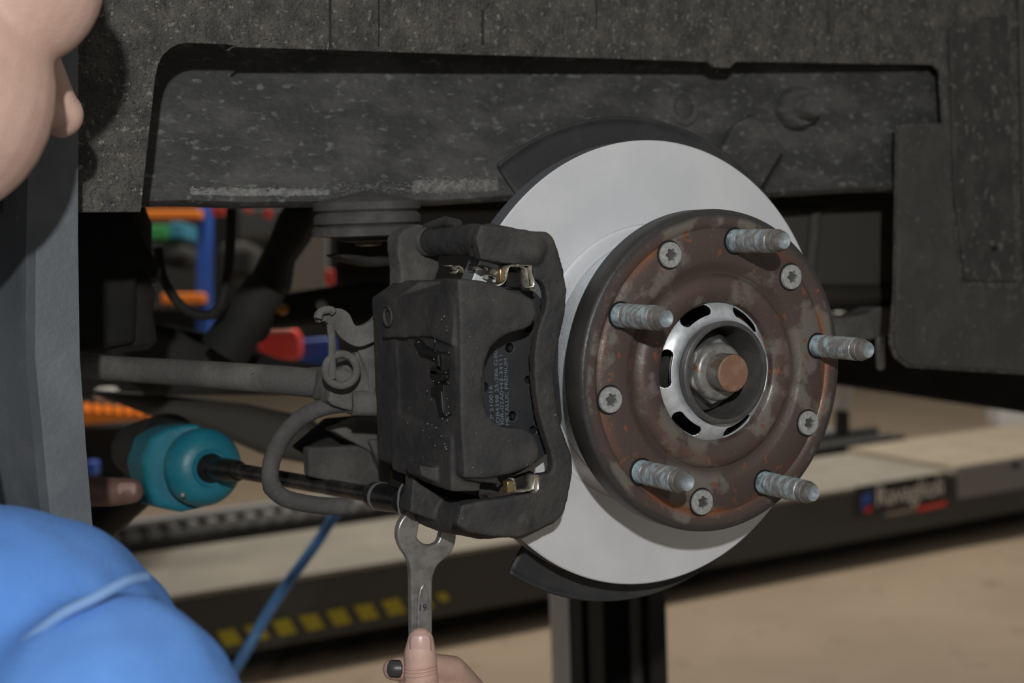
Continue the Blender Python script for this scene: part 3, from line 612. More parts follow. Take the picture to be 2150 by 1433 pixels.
# ================================================================ DISC AND SHIELD
YD = .0676
disc = thing('brake_disc', 'bright new silver brake disc mounted behind the rusty hub', 'brake disc', (0, YD, -.144))
MB().lathe([(.0900, YD + .0016), (.0908, YD), (.1432, YD), (.1440, YD + .0008)], seg=256).build('friction_face', DISC, disc, smooth=30)
MB().lathe([(.1440, YD + .0008), (.1440, YD + .0150), (.1425, YD + .0160), (.080, YD + .0160)], seg=256).build('disc_edge', EDGE, disc, smooth=30)
MB().lathe([(.0900, YD + .0016), (.0890, YD + .0014), (.0868, YD - .0010), (.0850, YD - .0050), (.0843, YD - .0095), (.0838, YD - .0100), (.0832, YD - .0092)], seg=160).build('fillet_ring', DISC, disc, smooth=70)
MB().lathe([(.0832, YD - .0092), (.0838, YD - .0115), (.0838, .0250), (.0830, .0222), (.0700, .0215), (.045, .0215)], seg=160).build('disc_hat', HAT, disc, smooth=50)
ds = thing('dust_shield', 'black sheet dust shield curving behind the disc', 'dust shield', (0, .10, -.162))
def shield(a0, a1, n, r0, r1):
    MB().lathe([(.07, .094), (.120, .095), (.135, .099), (r0 - .006, .099), (r0 - .002, .0985), (r0, .0965)], seg=n, a0=math.radians(a0), a1=math.radians(a1)).build('shield_sheet', SHIELD, ds, solid=.0016, smooth=50)
shield(-126.5, 126, 200, .161, .161)
MB().lathe([(.045, .093), (.075, .094)], seg=60).build('shield_centre', SHIELD, ds, solid=.0015)
MB().lathe([(0, .115), (.055, .115), (.055, .20), (0, .20)], seg=48).build('hub_carrier', CASTD, ds)

# ================================================================ CALIPER BRACKET
def cen(pts): s = Vector((0, 0, 0)); [s.__iadd__(p) for p in pts]; return s / len(pts)
bk = thing('caliper_bracket', 'dark cast caliper bracket whose outer arm bows around the brake pads', 'caliper bracket', atY(1090, 1128, .04))
YB = .030
outer_edge = [(1150, 486), (1163, 500), (1172, 523), (1184, 566), (1191, 611), (1187, 659), (1176, 706), (1168, 754), (1165, 790), (1168, 830), (1179, 893), (1194, 936), (1203, 961), (1202, 994), (1194, 1044), (1184, 1079), (1169, 1094), (1135, 1110), (1091, 1128)]
inner_edge = [(1040, 1126), (985, 1118), (960, 1100), (970, 1060), (1030, 1048), (1075, 1042), (1128, 1033), (1134, 996), (1150, 994), (1159, 990), (1162, 975), (1156, 946), (1143, 905), (1133, 870), (1127, 830), (1123, 790), (1124, 740), (1131, 690), (1145, 654), (1149, 625), (1146, 604), (1137, 590), (1122, 586), (1118, 558), (1060, 552), (1010, 545), (1000, 500), (1010, 472), (1070, 476), (1115, 484)]
mb = MB(); mb.prism(PY(outer_edge + inner_edge, YB), (0, .0075, 0))
# top pin housing reaching over the disc to the inboard side
T0 = atY(905, 508, .120); T1 = atY(1000, 503, .072); T2 = atY(1065, 520, .040); T3 = atY(1110, 530, .036)
mb.chain([T0, T1, T2, T3], [.0092, .0098, .0112, .010], 20)
mb.cap(atY(1030, 505, .05), atY(1120, 520, .036), .0105, .0085)
mb.prism(PY([(1000, 540), (1060, 556), (1120, 588), (1118, 560), (1060, 520), (1000, 520)], .036), (0, .010, 0))
# bottom arm, over the disc to inboard
B0 = atY(872, 1058, .118); B1 = atY(930, 1075, .085); B2 = atY(1010, 1090, .050); B3 = atY(1090, 1090, .038)
mb.chain([B0, B1, B2, B3], [.0105, .0118, .0118, .010], 20)
mb.prism(PY([(868, 1000), (905, 1030), (990, 1062), (1060, 1068), (1130, 1040), (1130, 1120), (1030, 1118), (920, 1095), (862, 1075)], .075), (0, .012, 0))
mb.prism(PY([(985, 1118), (1095, 1132), (1168, 1096), (1150, 1060), (1000, 1060)], .034), (0, .010, 0))
mb.build('bracket_casting', CAST, bk, voxel=.00095, relax=5, disp=[(.012, .0009), (.003, .00035)])
# dusty inboard leg of the bracket
mb = MB(); mb.prism(PY([(835, 500), (850, 482), (880, 470), (905, 474), (922, 520), (925, 560), (900, 620), (840, 640), (842, 570), (836, 530)], .122), (0, .018, 0))
mb.cap(atY(866, 508, .132), atY(866, 600, .140), .0100, .0110)
mb.build('inboard_leg', DUST if False else CASTD, bk, voxel=.0011, relax=6, disp=[(.010, .0012)])
MB().lathe([(.0088, -.008), (.0098, -.005), (.0090, -.002), (.0099, 0), (.0092, .002), (.0100, .004), (.0104, .007), (.0098, .009)], atY(893, 507, .124), (T0 - T1).normalized(), seg=28).build('pin_boot', RUBBER, bk)
MB().tube([atY(895, 478, .122), atY(935, 465, .10), atY(962, 470, .088)], [.003, .0035, .003], 12).build('casting_lug', CAST, bk)
# steel anti-rattle clips
def ribbon(name, pts, Y, wdt, m, parent, th=.0004):
    P = PY(pts, Y); q = MB(); n = len(P); q.add(P + [p + Vector((0, wdt, 0)) for p in P], [(i, i + 1, n + i + 1, n + i) for i in range(n - 1)])
    return q.build(name, m, parent, solid=th, smooth=30)
u1 = [(1042, 578), (1046, 566), (1060, 566), (1062, 574), (1064, 580), (1068, 562), (1073, 558), (1100, 560), (1106, 563), (1108, 575), (1110, 600), (1120, 610), (1127, 606)]
ribbon('pad_clip', u1, .027, .012, CLIPM, bk)
ribbon('pad_clip', [(1080, 556), (1116, 557), (1116, 572), (1122, 588), (1122, 600), (1112, 604)], .026, .009, CLIPM, bk)
ribbon('pad_clip', [(1040, 600), (1055, 597), (1062, 588), (1066, 576)], .026, .010, CLIPM, bk)
MB().box(atY(1050, 577, .027), (.0017, .003, .0036)).build('clip_tab', mat('brass toned clip', (.42, .30, .17), rough=.3, metal=.8), bk, bevel=.0006)
ribbon('pad_clip', [(1066, 1030), (1078, 1018), (1082, 1012), (1084, 1032), (1110, 1030), (1121, 1026), (1124, 1000), (1132, 998), (1131, 1026), (1124, 1036)], .028, .012, CLIPM, bk)
MB().box(atY(1067, 1020, .029), (.0022, .003, .0034)).build('clip_tab', mat('brass toned clip', (.42, .32, .16), rough=.3, metal=.8), bk, bevel=.0006)
ribbon('pad_clip', [(1074, 1006), (1080, 1004), (1080, 1018)], .028, .008, CLIPM, bk)
ribbon('inner_clip', [(944, 558), (950, 557), (956, 566), (964, 558), (972, 562), (975, 574)], .085, .010, CLIPM, bk)
ribbon('inner_clip', [(958, 574), (964, 565), (972, 572)], .085, .010, CLIPM, bk)
ribbon('inner_clip', [(1004, 560), (1012, 566), (1020, 558), (1032, 562), (1036, 572), (1034, 582), (1040, 586)], .052, .012, CLIPM, bk)
MB().prism(PY([(846, 960), (900, 985), (1040, 1000), (1075, 1010), (1060, 1050), (980, 1060), (900, 1030), (860, 1010)], .100), (0, .006, 0)).build('shade_filler', DARKER, bk, bevel=.001)  # added near-black block, stands in for shade under the caliper
# dark recess behind clips (pad ear)
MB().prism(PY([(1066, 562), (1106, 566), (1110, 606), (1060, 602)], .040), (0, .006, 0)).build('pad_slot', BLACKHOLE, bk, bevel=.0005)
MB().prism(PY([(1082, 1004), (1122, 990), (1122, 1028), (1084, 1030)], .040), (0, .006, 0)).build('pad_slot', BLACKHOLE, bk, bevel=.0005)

# ================================================================ PADS
pad = thing('brake_pad', 'outer brake pad backing plate with printed code inside the caliper window', 'brake pad', atY(1060, 1010, .047))
YP = .0465
po = PY([(985, 640), (1040, 612), (1100, 600), (1125, 615), (1149, 641), (1172, 700), (1172, 780), (1180, 880), (1158, 940), (1142, 957), (1110, 980), (1066, 1005), (985, 1010)], YP)
hl = [circ(atY(1070, 730, YP), .0030, 28), circ(atY(1109.5, 797, YP), .0027, 28), circ(atY(1076, 873, YP), .0030, 28), circ(atY(1119, 903, YP), .0027, 24), circ(atY(1111, 690, YP), .0027, 24), circ(atY(1016, 812, YP), .0030, 24)]
MB().holes(po, hl, Vector((0, .0052, 0))).build('backing_plate', PAD, pad, smooth=30)
PO2 = PY([(990, 650), (1100, 620), (1160, 700), (1160, 860), (1110, 960), (990, 1000)], .0525)
MB().prism(PO2, (0, .0148, 0)).build('friction_block', BLACKHOLE, pad, smooth=0)
for (x, y) in ((1069, 731), (1075, 874)):
    c = atY(x, y, YP + .003); MB().lathe([(0, -.0022), (.0016, -.0020), (.0021, -.0008), (.0021, .003)], c, seg=24).build('rivet_pin', TOOLBLK, pad)
for c_ in hl: pass
RIM = mat('pale hole rim', (.16, .165, .17), rough=.35, metal=.5)
for k_, r_ in ((0, .0030), (1, .0027), (2, .0030), (3, .0027), (4, .0027)):
    c = cen(hl[k_]); MB().lathe([(r_, 0), (r_ + .0002, -.0002), (r_ + .0004, 0)], c, seg=32, a0=-2.4, a1=0.8).build('hole_rim', RIM, pad)  # pale arc along the lower right of each hole
YT = YP - .0002
for txt, a, b, h in (('.P 210016', (1036.5, 882), (1033.5, 809), .0024), ('JDB4398 25-286 G302', (1049, 893), (1043.5, 727), .0024), ('90R-02A0443-34111', (1058.5, 893), (1054.5, 745), .0024), ('METALLIC PREMIUM', (1069, 892), (1065, 752), .0024)):
    text_on(txt, atY(*a, YT), atY(*b, YT), h, 't', INK, pad, 'printed_code', ext=.0001)

# ================================================================ CALIPER BODY
cal = thing('brake_caliper', 'dark cast iron brake caliper clamped over the near edge of the disc', 'brake caliper', (-.15, .07, -.065))
YC = .020
front = [(962, 585), (1000, 588), (1026, 592), (1060, 604), (1100, 618), (1122, 632), (1128, 648), (1126, 668), (1115, 684), (1099, 693), (1071, 700), (1048, 712), (1030, 732), (1019, 760), (1015, 800), (1016, 835), (1022, 863), (1036, 886), (1061, 897), (1101, 900), (1122, 912), (1132, 936), (1135, 958), (1122, 975), (1090, 990), (1061, 998), (1020, 1004), (975, 1004), (968, 900), (966, 700)]
mb = MB(); mb.prism(PY(front, YC), (0, .024, 0))
mb.v = [v if v.y < YC + .01 else Vector((v.x, v.y, v.z)) for v in mb.v]
# bridge slab: radial face from the front edge to the inboard end
zt = atY(960, 600, .03).z; zbm = atY(970, 1000, .03).z
XR = -.1665
def slab(x0, x1, y0, y1, z0, z1): return [(x0, y0, z0), (x1, y0, z0), (x1, y0, z1), (x0, y0, z1)], [(x0, y1, z0), (x1, y1, z0), (x1, y1, z1), (x0, y1, z1)]
a, b = slab(XR, -.1475, .024, .108, -.047, .047); mb.hexa(a, b)
# bridge edges slope back where the disc is wider
mb.hexa([(XR + .001, .024, .044), (-.146, .024, .044), (-.138, .024, .059), (XR + .004, .024, .057)], [(XR + .001, .112, .044), (-.146, .112, .044), (-.134, .112, .058), (XR + .006, .112, .052)])
mb.hexa([(XR + .001, .024, -.046), (-.146, .024, -.046), (-.138, .024, -.057), (XR + .004, .024, -.051)], [(XR + .001, .112, -.050), (-.146, .112, -.050), (-.134, .112, -.062), (XR + .006, .112, -.056)])
# raised upper boss and lower boss on the inboard half
mb.hexa([(XR - .003, .050, .030), (-.150, .050, .030), (-.150, .050, .058), (XR + .002, .050, .055)], [(XR - .006, .112, .026), (-.150, .112, .026), (-.150, .112, .054), (XR, .112, .050)])
mb.hexa([(XR - .002, .024, .026), (-.15, .024, .026), (-.15, .024, .055), (XR + .001, .024, .055)], [(XR - .003, .050, .030), (-.150, .050, .030), (-.150, .050, .058), (XR + .002, .050, .055)])
mb.hexa([(XR - .0025, .030, -.058), (-.150, .030, -.060), (-.150, .030, -.030), (XR - .002, .030, -.026)], [(XR - .003, .110, -.056), (-.150, .110, -.060), (-.150, .110, -.024), (XR - .002, .110, -.020)])
# inboard cylinder body
mb.prism([(-.168, .100, .050), (-.150, .100, .060), (-.11, .100, .060), (-.10, .100, -.055), (-.150, .100, -.062), (-.168, .100, -.052)], (0, .034, 0))
mb.prism(PY([(880, 975), (975, 990), (1070, 985), (1060, 1015), (1046, 1036), (1000, 1042), (940, 1024), (885, 1000)], .046), (0, .020, 0))
mb.build('caliper_casting', CAST, cal, voxel=.00095, relax=9, disp=[(.02, .0012), (.003, .0003)])
c = Vector((XR - .0052, .100, .040)); MB().lathe([(.0058, -.0002), (.0066, .0008), (.0060, .0016)], c, (-1, 0, 0), seg=40).build('cast_circle', CAST, cal)
# sight slots in the bridge (recess with retaining spring)
SL = .0012
def onface(l, X): return [atX(x, y, X) for x, y in l]
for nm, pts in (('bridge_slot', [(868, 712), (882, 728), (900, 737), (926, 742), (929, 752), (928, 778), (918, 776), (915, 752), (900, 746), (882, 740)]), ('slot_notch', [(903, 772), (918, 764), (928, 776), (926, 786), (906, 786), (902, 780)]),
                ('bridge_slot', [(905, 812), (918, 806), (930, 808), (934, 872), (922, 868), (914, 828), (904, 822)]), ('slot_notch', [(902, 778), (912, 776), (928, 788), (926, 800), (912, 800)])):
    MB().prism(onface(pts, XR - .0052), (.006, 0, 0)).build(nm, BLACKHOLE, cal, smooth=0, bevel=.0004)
MB().tube([atX(921, 744, XR - .0054), atX(922, 768, XR - .0054)], .0011, 10).build('slot_spring', TOOLBLK, cal)
MB().tube([atX(927, 822, XR - .0054), atX(931, 866, XR - .0054)], .0012, 10).build('slot_spring', TOOLBLK, cal)
ck = MB()
for _ in range(48): 
    t_ = random.random(); x = random.choice([906 + t_ * 10 + random.gauss(0, 8), 940 + random.gauss(0, 3), 900 + random.gauss(0, 30)]); y = random.uniform(660, 950)
    r_ = random.uniform(.00015, .0005); ck.ell(atX(x, y, XR - .0042), (r_ * .5, r_ * random.uniform(.8, 2.2), r_), Matrix.Rotation(random.uniform(-1, 1), 3, 'X'), 6, 4)
ob = ck.build('grit_specks', mat('pale grit', (.32, .31, .3), rough=.9), cal); ob['kind'] = 'stuff'

# ================================================================ KNUCKLE, TIE ROD, HOSE, SENSOR BRACKET
kn = thing('steering_knuckle', 'dust covered steering knuckle arm behind the caliper', 'steering knuckle', atY(760, 880, .18))
mb = MB(); mb.prism(PY([(752, 720), (790, 700), (830, 690), (840, 880), (825, 900), (815, 868), (760, 868), (700, 852), (690, 842), (700, 780), (745, 760)], .150), (0, .030, 0))
mb.prism(PY([(700, 905), (760, 880), (800, 880), (840, 890), (850, 990), (835, 1010), (800, 960)], .21), (0, .02, 0))
mb.build('knuckle_casting', DUST, kn, voxel=.0014, relax=6, disp=[(.01, .0014)])
mb = MB(); mb.prism(PY([(648, 940), (780, 935), (812, 922), (832, 1020), (740, 1022), (650, 1000)], .215), (0, .012, 0)).prism(PY([(775, 924), (805, 921), (842, 1010), (815, 1014)], .205), (0, .02, 0))
mb.build('lower_ear', CASTD, kn, bevel=.002, bseg=2)
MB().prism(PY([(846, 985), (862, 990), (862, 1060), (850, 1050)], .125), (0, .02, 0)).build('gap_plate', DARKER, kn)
mb = MB(); mb.prism(PY([(690, 880), (820, 868), (860, 900), (860, 1000), (700, 990), (620, 940)], .245), (0, .01, 0)).build('shade_filler', DARKER, kn, bevel=.002)  # near-black sheet stands in for shade behind the knuckle
tr = thing('tie_rod', 'thick dust grey tie rod running inboard from the knuckle', 'tie rod', atY(700, 805, .17))
Pr = [atY(800, 822, .150), atY(700, 808, .178), cam3(600, 798, .945), cam3(440, 786, .985), cam3(300, 777, 1.02), cam3(165, 768, 1.05), cam3(60, 764, 1.07)]
MB().tube(Pr, [.0095, .0095, .0096, .0094, .0092, .0090, .0090], 28).build('rod_tube', DUST, tr, disp=None)
MB().tube([atY(650, 802, .198), atY(700, 806, .178), atY(760, 810, .168)], [.0098, .0122, .0125], 24).build('rod_end', DUST, tr)
bh = thing('brake_hose', 'grey rubber brake hose looping left of the caliper', 'brake hose', atY(640, 1065, .19))
hpth = [(830, 848, .145), (760, 846, .155), (690, 852, .165), (640, 872, .170), (600, 908, .172), (576, 950, .172), (567, 990, .170), (572, 1022, .168), (598, 1045, .166), (640, 1056, .162), (690, 1062, .158), (730, 1062, .155)]
hp = smoothpts([atY(x, y, Y) for x, y, Y in hpth], 6); nh = len(hp)
MB().tube(hp, [.0056 if i > 8 else .0072 for i in range(nh)], 22).build('hose_tube', RUBBER, bh)
for (i0, i1) in ((28, 30), (41, 43)): MB().tube(hp[i0:i1 + 1], [.0061] * (i1 - i0 + 1), 22).build('hose_collar', RUBBER, bh)
MB().tube([atY(738, 846, .152), atY(830, 846, .145)], [.0082, .0085], 20).build('hose_fitting', DUST, bh)
sb = thing('sensor_bracket', 'wavy grey sheet metal bracket with a wire loop left of the caliper', 'bracket', atY(700, 815, .15))
wave = [(668, 664), (676, 650), (700, 652), (722, 645), (738, 672), (752, 690), (778, 680), (806, 640), (812, 640), (812, 702), (772, 722), (752, 728), (722, 712), (700, 690), (688, 676), (672, 678)]
top = [(665, 665), (672, 652), (700, 648), (718, 648), (735, 660), (746, 682), (762, 683), (782, 672), (798, 652), (815, 634)]
bot = [(815, 700), (800, 708), (780, 720), (756, 728), (735, 722), (716, 708), (704, 692), (690, 680), (682, 674), (670, 678)]
mb = MB(); mb.prism(PY(smoothpts([Vector((x, y, 0)) for x, y in top], 4) and [(v.x, v.y) for v in smoothpts([Vector((x, y, 0)) for x, y in top], 4)] + [(v.x, v.y) for v in smoothpts([Vector((x, y, 0)) for x, y in bot], 4)], .135), (0, .006, 0))
mb.build('bracket_sheet', DUST, sb, bevel=.0015)
MB().tube(smoothpts([atY(x, y, .132) for x, y in [(668, 668), (674, 654), (692, 650), (700, 655)]], 4), .0026, 10).build('rolled_end', DUST, sb)
MB().ell(atY(802, 636, .132), (.0042, .003, .0052)).build('rivet_head', DUST, sb)
tt = [atY(716 + 33 * math.cos(a), 776 + 33 * math.sin(a), .135) for a in [2 * PI * i / 40 for i in range(41)]]
MB().tube(tt, .0026, 12).build('wire_loop', DUST, sb)
MB().tube(smoothpts([atY(x, y, .134) for x, y in [(694, 680), (697, 720), (697, 760), (698, 795)]], 4), .0016, 10, flat=1.6).build('loop_strap', DUST, sb)
MB().prism(PY([(700, 780), (722, 772), (745, 782), (744, 800), (720, 812), (700, 806)], .136), (0, .004, 0)).build('loop_pad', DUST, sb, bevel=.002)
MB().prism(PY([(750, 728), (815, 705), (818, 860), (780, 850), (772, 780)], .145), (0, .004, 0)).build('back_sheet', DUST, sb, bevel=.002)

# ================================================================ TOOLS
iw = thing('impact_wrench', 'teal and black impact wrench driving the caliper bolt', 'impact wrench', cam3(420, 1065, 1.12))
DI = 1.10; A0 = cam3(440, 982, DI); A1 = cam3(300, 962, DI + .14); ax = (A0 - A1).normalized(); sc = DI / 3000
def LA(r, h): return (r * sc, h * sc)
MB().lathe([LA(40, 4), LA(54, 2), LA(68, -8), LA(78, -20), LA(83, -34), LA(83, -50), LA(77, -54)], A0, ax, seg=56).build('nose_housing', TEAL, iw, smooth=30)
MB().lathe([LA(31, 8), LA(38, 9), LA(40, 4)], A0, ax, seg=56).build('nose_ring', TEAL, iw)
MB().lathe([LA(0, 22), LA(26, 22), LA(30, 16), LA(30, -2)], A0, ax, seg=40).build('anvil_collar', TOOLBLK, iw)
MB().lathe([LA(77, -54), LA(66, -56), LA(64, -74)], A0, ax, seg=48).build('neck_groove', BLKPL, iw, smooth=30)
mb = MB(); mb.prism([A0 - ax * (76 * sc) + (RT * a + UP * b) * sc for a, b in [(-60, 84), (0, 92), (40, 70), (60, 20), (60, -30), (30, -86), (-30, -100), (-90, -88), (-110, -40), (-118, 10), (-100, 60)]], -ax * 120 * sc)
mb.build('gear_case', TEAL, iw, voxel=.0022, relax=10)
mb = MB(); mb.cap(A0 - ax * 240 * sc + UP * 40 * sc - RT * 10 * sc, A0 - ax * 480 * sc + UP * 20 * sc, 72 * sc, 66 * sc)
mb.build('motor_housing', BLKPL, iw, voxel=.003, relax=3)
MB().cap(A0 - ax * 330 * sc - UP * 20 * sc, A0 - ax * 430 * sc - UP * 330 * sc - RT * 300 * sc, 46 * sc, 44 * sc).build('handle', BLKPL, iw, voxel=.003, relax=2)
MB().ell(A0 + ax * (-36 * sc) - RT * 30 * sc - UP * 52 * sc - FW * 62 * sc, .0022).build('case_screw', ZINC, iw)
# extension bar, joint and socket
BX = atY(845, 1056, .135)
eb = thing('extension_bar', 'long black extension bar with socket reaching the lower guide bolt', 'extension bar', BX)
Q0 = A0 + ax * 20 * sc; Q1 = cam3(500, 988, 1.07)
MB().tube([Q0 - ax * 6 * sc, Q0 + (Q1 - Q0) * .5, Q1], [.0082, .0090, .0078], 24).build('universal_joint', TOOLBLK, eb)
Q2 = cam3(782, 1038, .945)
MB().tube([Q1, Q1 + (Q2 - Q1) * .02, Q2 - (Q2 - Q1) * .04, Q2], [.0070, .0058, .0055, .0062], 28).build('bar_shaft', mat('worn black shaft', (.03, .03, .03), (.08, .075, .07), rough=.25, metal=.6, scale=60), eb)
Q3 = atY(846, 1052, .128); dq = (Q3 - Q2).normalized()
MB().tube([Q2, Q2 + dq * .004, Q2 + dq * .012, Q3 - dq * .006, Q3], [.0078, .0090, .0094, .0080, .0078], 28).build('socket', TOOLBLK, eb)
MB().tube([Q2 + dq * .0105, Q2 + dq * .0135], [.00955, .00955], 28).build('socket_band', ZINC, eb)
rg = [Q3 + dq * .002 + (UP * math.sin(t) * 1.15 + (RT * .45 + Vector((0, .1, 0))) * math.cos(t)) * .0098 for t in [2 * PI * i / 32 for i in range(33)]]
MB().tube(rg, .0008, 8).build('bolt_flange', CHROME, eb)

sp = thing('open_end_spanner', 'chrome open end spanner size 19 held up under the caliper bracket', 'spanner', atY(888, 1400, .105))
YS = .100
head = [(880, 1066), (882, 1076), (881, 1096), (877, 1120), (877, 1130), (890, 1141), (905, 1144), (918, 1139), (924, 1128), (928, 1108), (930, 1100), (936, 1092), (950, 1096), (957, 1110), (958, 1130), (953, 1150), (942, 1166), (928, 1178), (918, 1188), (912, 1204), (908, 1224), (908, 1330), (906, 1440), (866, 1440), (864, 1330), (863, 1224), (861, 1190), (856, 1172), (843, 1152), (835, 1130), (836, 1108), (845, 1088), (862, 1072)]
lowp = [(v.x, v.y) for v in smoothpts([Vector((x, y, 0)) for x, y in head], 2)]
PH = PY(lowp, YS)
mb = MB().prism(PH, (0, .0055, 0)); mb.build('spanner_forging', CHROME, sp, bevel=.0015, bseg=3)
fl_ = [(890, 1224), (897, 1232), (902, 1250), (903, 1335), (903, 1438), (876, 1438), (876, 1335), (877, 1260), (882, 1236)]
MB().prism(PY(fl_, YS - .0012), (0, .002, 0)).build('raised_panel', CHROME, sp, bevel=.0011, bseg=3)
text_on('19', atY(881, 1282, YS - .00135), atY(895.5, 1281, YS - .00135), .0042, 't', mat('stamped mark', (.03, .03, .03), rough=.5), sp, 'size_mark', ext=.0003)

# ================================================================ THE MECHANIC
Hc = cam3(-282, -50, .68)                    # head centre
F = (RT * .60 - UP * .24 + FW * .76).normalized(); U = (UP * .93 + RT * .30).normalized(); U = (U - F * U.dot(F)).normalized(); Sd = F.cross(U)
if Sd.dot(FW) > 0: Sd = -Sd
def hd(f, s_, u): return Hc + F * f + Sd * s_ + U * u
HR = Matrix((F, Sd, U)).transposed()
man = thing('person', 'mechanic in a blue work jacket crouching and looking at the caliper', 'person', cam3(-420, 2200, .75))
b = MB()
b.ell(hd(-.010, 0, .050), (.098, .076, .082), HR, 32, 20)          # skull
b.ell(hd(.040, 0, .045), (.052, .060, .050), HR)                    # forehead
b.ell(hd(.028, 0, -.052), (.060, .058, .070), HR)                   # jaw mass
b.ell(hd(.062, 0, -.085), (.026, .026, .020), HR)                   # chin
b.ell(hd(.052, .034, -.020), (.034, .024, .032), HR); b.ell(hd(.052, -.034, -.020), (.034, .024, .032), HR)   # cheeks
b.ell(hd(.056, .046, .026), (.036, .022, .040), HR); b.ell(hd(.040, .046, -.042), (.050, .026, .056), HR); b.ell(hd(.078, .028, .030), (.018, .024, .010), HR); b.ell(hd(.078, -.028, .030), (.018, .024, .010), HR)     # brows
b.cap(hd(.088, 0, .012), hd(.116, 0, -.020), .008, .0110); b.ell(hd(.121, 0, -.024), (.0115, .0115, .0125), HR)   # nose
b.ell(hd(.106, .010, -.028), (.012, .008, .007), HR); b.ell(hd(.106, -.010, -.028), (.012, .008, .007), HR)
b.ell(hd(.088, 0, -.052), (.008, .020, .005), HR); b.ell(hd(.085, 0, -.061), (.009, .017, .005), HR)             # lips
b.ell(hd(-.012, .074, -.004), (.016, .006, .028), HR); b.ell(hd(-.012, -.074, -.004), (.016, .006, .028), HR)   # ears
nk = hd(-.045, 0, -.14)
b.cap(hd(-.02, 0, -.06), nk, .055, .058)
SHn = cam3(-60, 1400, .67)     # near shoulder
SHf = cam3(-360, 1050, .72)    # far shoulder
chest = (SHn + SHf) / 2 - UP * .13
pelv = chest - UP * .46 - RT * .10 - FW * .02
b.chain([nk, chest, chest - UP * .2, pelv], [.058, .10, .11, .12])
# near arm -> hand at the spanner
EL = cam3(420, 1780, .64); WR = cam3(905, 1640, .86)
b.chain([SHn, EL, WR], [.045, .036, .024])
# far arm -> hand on the impact wrench, hidden by the fender edge
ELf = cam3(-420, 1500, 1.0); WRf = cam3(60, 1120, 1.15)
b.chain([SHf, ELf, WRf], [.045, .036, .026])
# near hand: palm, thumb up on the spanner face, four fingers curled behind it
ys = YS
TH = [atY(905, 1590, ys + .004), atY(890, 1490, ys - .008), atY(884, 1425, ys - .0105), atY(882, 1372, ys - .0095), atY(883, 1345, ys - .008)]
b.chain(TH, [.0140, .0112, .0108, .0102, .0085], 22)
palm = [atY(900, 1600, ys + .030), atY(980, 1560, ys + .045)]
b.cap(WR, palm[0], .024, .022); b.cap(palm[0], palm[1], .020, .020); b.cap(palm[0], TH[0], .020, .015); b.cap(WR, palm[1], .022, .020)
def fing(p): b.chain([atY(x, y, Y) for x, y, Y, r in p], [q[3] for q in p], 18)
fing([(1010, 1530, ys + .040, .0105), (990, 1450, ys + .028, .0098), (950, 1405, ys + .018, .0092), (905, 1398, ys + .0145, .0085), (838, 1403, ys + .0135, .0078), (826, 1404, ys + .0135, .0072)])
fing([(1030, 1590, ys + .042, .0108), (1010, 1500, ys + .030, .0100), (960, 1462, ys + .018, .0094), (900, 1455, ys + .0145, .0088), (845, 1462, ys + .014, .0075)])
fing([(1030, 1650, ys + .040, .0105), (1000, 1565, ys + .028, .0098), (955, 1520, ys + .018, .0090), (900, 1515, ys + .0145, .0085), (850, 1522, ys + .014, .0073)])
fing([(1010, 1700, ys + .036, .0095), (985, 1620, ys + .026, .0088), (945, 1578, ys + .017, .0080), (900, 1572, ys + .014, .0075), (862, 1578, ys + .014, .0066)])
b.cap(palm[1], atY(1030, 1650, ys + .042), .018, .013); b.cap(WR, atY(1010, 1700, ys + .038), .020, .011)
# far hand on the tool body
d2 = 1.085
def F2(p): b.chain([cam3(x, y, d) for x, y, d, r in p], [q[3] for q in p], 18)
b.cap(WRf, cam3(110, 1060, 1.12), .026, .026)
F2([(120, 1035, 1.10, .0145), (180, 1030, 1.085, .0115), (235, 1032, 1.075, .0112), (275, 1030, 1.072, .0098)])
for k_ in range(4): F2([(100, 1080 + 30 * k_, 1.14, .0115), (130, 1075 + 32 * k_, 1.19, .0105), (175, 1070 + 34 * k_, 1.23, .0098), (165, 1070 + 34 * k_, 1.26, .0085)])
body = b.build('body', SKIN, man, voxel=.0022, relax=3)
# nails
def nail(name, c, u, r, out, wd, ln, m=NAIL):
    u = u.normalized(); out = (out - u * out.dot(u)).normalized(); sd = u.cross(out); q = MB(); R_ = Matrix((sd, u, out)).transposed(); vs = []; n1, n2 = 9, 9
    for i in range(n1):
        for j in range(n2):
            s_ = (i / (n1 - 1)) * 2 - 1; t_ = (j / (n2 - 1)) * 2 - 1; ww = math.sqrt(max(0.0, 1 - max(0, abs(t_) - .45) ** 2 / .34)) 
            an = s_ * 1.05 * ww * wd / r; vs.append(c + sd * (r * math.sin(an)) + out * (r * math.cos(an) - r) + u * (t_ * ln) + out * (-.0011 * (max(0, t_) ** 2)))
    q.add(vs, [(i * n2 + j, i * n2 + j + 1, (i + 1) * n2 + j + 1, (i + 1) * n2 + j) for i in range(n1 - 1) for j in range(n2 - 1)])
    return q.build(name, m, body, solid=.0006, smooth=80)
tdir = (TH[4] - TH[2]); toCam = (CP - TH[3]).normalized(); outn = (toCam - tdir.normalized() * toCam.dot(tdir.normalized())).normalized()
nail('thumb_nail', TH[3] + (TH[4] - TH[3]) * .75 + outn * .0093, tdir, .0098, outn, .0068, .0076)
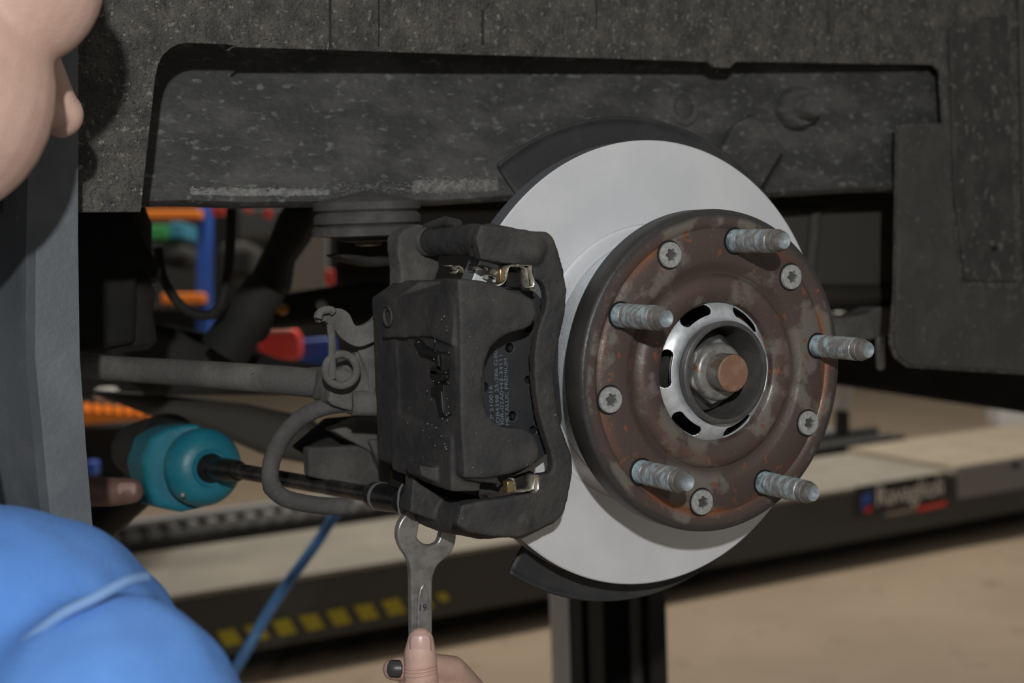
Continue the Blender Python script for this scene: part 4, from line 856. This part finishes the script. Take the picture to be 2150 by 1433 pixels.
# knuckle creases: thin raised folds across the thumb joint
for dy, rr2 in ((1397, .01055), (1404, .01075), (1412, .01075), (1426, .0109)):
    cc_ = atY(883, dy, ys - .0103); ring = [cc_ + (RT * math.cos(t) + outn * math.sin(t)) * rr2 + UP * .0009 * math.sin(2 * t) for t in [.35 + (PI - .7) * i / 14 for i in range(15)]]
    MB().tube(ring, [.0002 + .0005 * math.sin(PI * i / 14) for i in range(15)], 8).build('thumb_crease', SKIN, body)
nail('stained_nail', atY(829, 1403, ys + .0065), RT * -1 + UP * .02, .0074, (CP - atY(829, 1403, ys)).normalized(), .0055, .0048, mat('oily nail', (.05, .05, .05), rough=.3))
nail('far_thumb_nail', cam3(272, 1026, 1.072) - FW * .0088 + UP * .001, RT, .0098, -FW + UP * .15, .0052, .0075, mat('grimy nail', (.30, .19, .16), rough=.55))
MB().ell(hd(.050, .058, -.040), .0015).build('mole', mat('brown mole', (.22, .09, .06), rough=.6), body)
for s_ in (1, -1):
    MB().ell(hd(.077, s_ * .028, .010), (.0105, .0105, .0105), HR).build('eye', mat('eye white', (.5, .48, .45), rough=.2), body)
# hair cap
h = MB(); h.ell(hd(-.022, 0, .066), (.100, .084, .082), HR, 32, 20); h.ell(hd(-.052, 0, .010), (.066, .074, .080), HR, 28, 16)
h.build('hair', HAIR, man, voxel=.004, relax=2, disp=[(.012, .006)])
# jacket
j = MB()
cmass = cam3(-40, 1330, .66)
j.chain([SHf, chest - UP * .02, chest - UP * .24, pelv], [.075, .125, .13, .14])
j.ell(cam3(-10, 1365, .640), (.080, .075, .064), Matrix((RT, FW, UP)).transposed()); j.cap(cam3(-20, 1390, .64), cam3(150, 1395, .66), .060, .056)
j.cap(cam3(235, 1530, .575), cam3(330, 1660, .585), .0555, .052); j.cap(cam3(330, 1660, .585), EL, .050, .045); j.cap(cam3(180, 1560, .59), cam3(235, 1530, .575), .06, .0555)
j.cap(EL, EL + (WR - EL) * .55, .045, .036); j.cap(SHf, ELf, .06, .05); j.cap(ELf, ELf + (WRf - ELf) * .8, .05, .040)
j.cap(chest + UP * .02, nk - UP * .05, .09, .07)
jo = j.build('jacket', CLOTH, man, voxel=.004, relax=10, disp=[(.11, .016), (.045, .005)])
sm = smoothpts([cam3(x, y, d + .004) for x, y, d in [(20, 1380, .560), (70, 1335, .556), (130, 1290, .553), (200, 1255, .556), (262, 1222, .566), (306, 1212, .580)]], 5)
o_ = MB().tube(sm, [.0022] * len(sm), 10).build('armhole_seam', SEAM, man)
print('objects', len(bpy.data.objects))
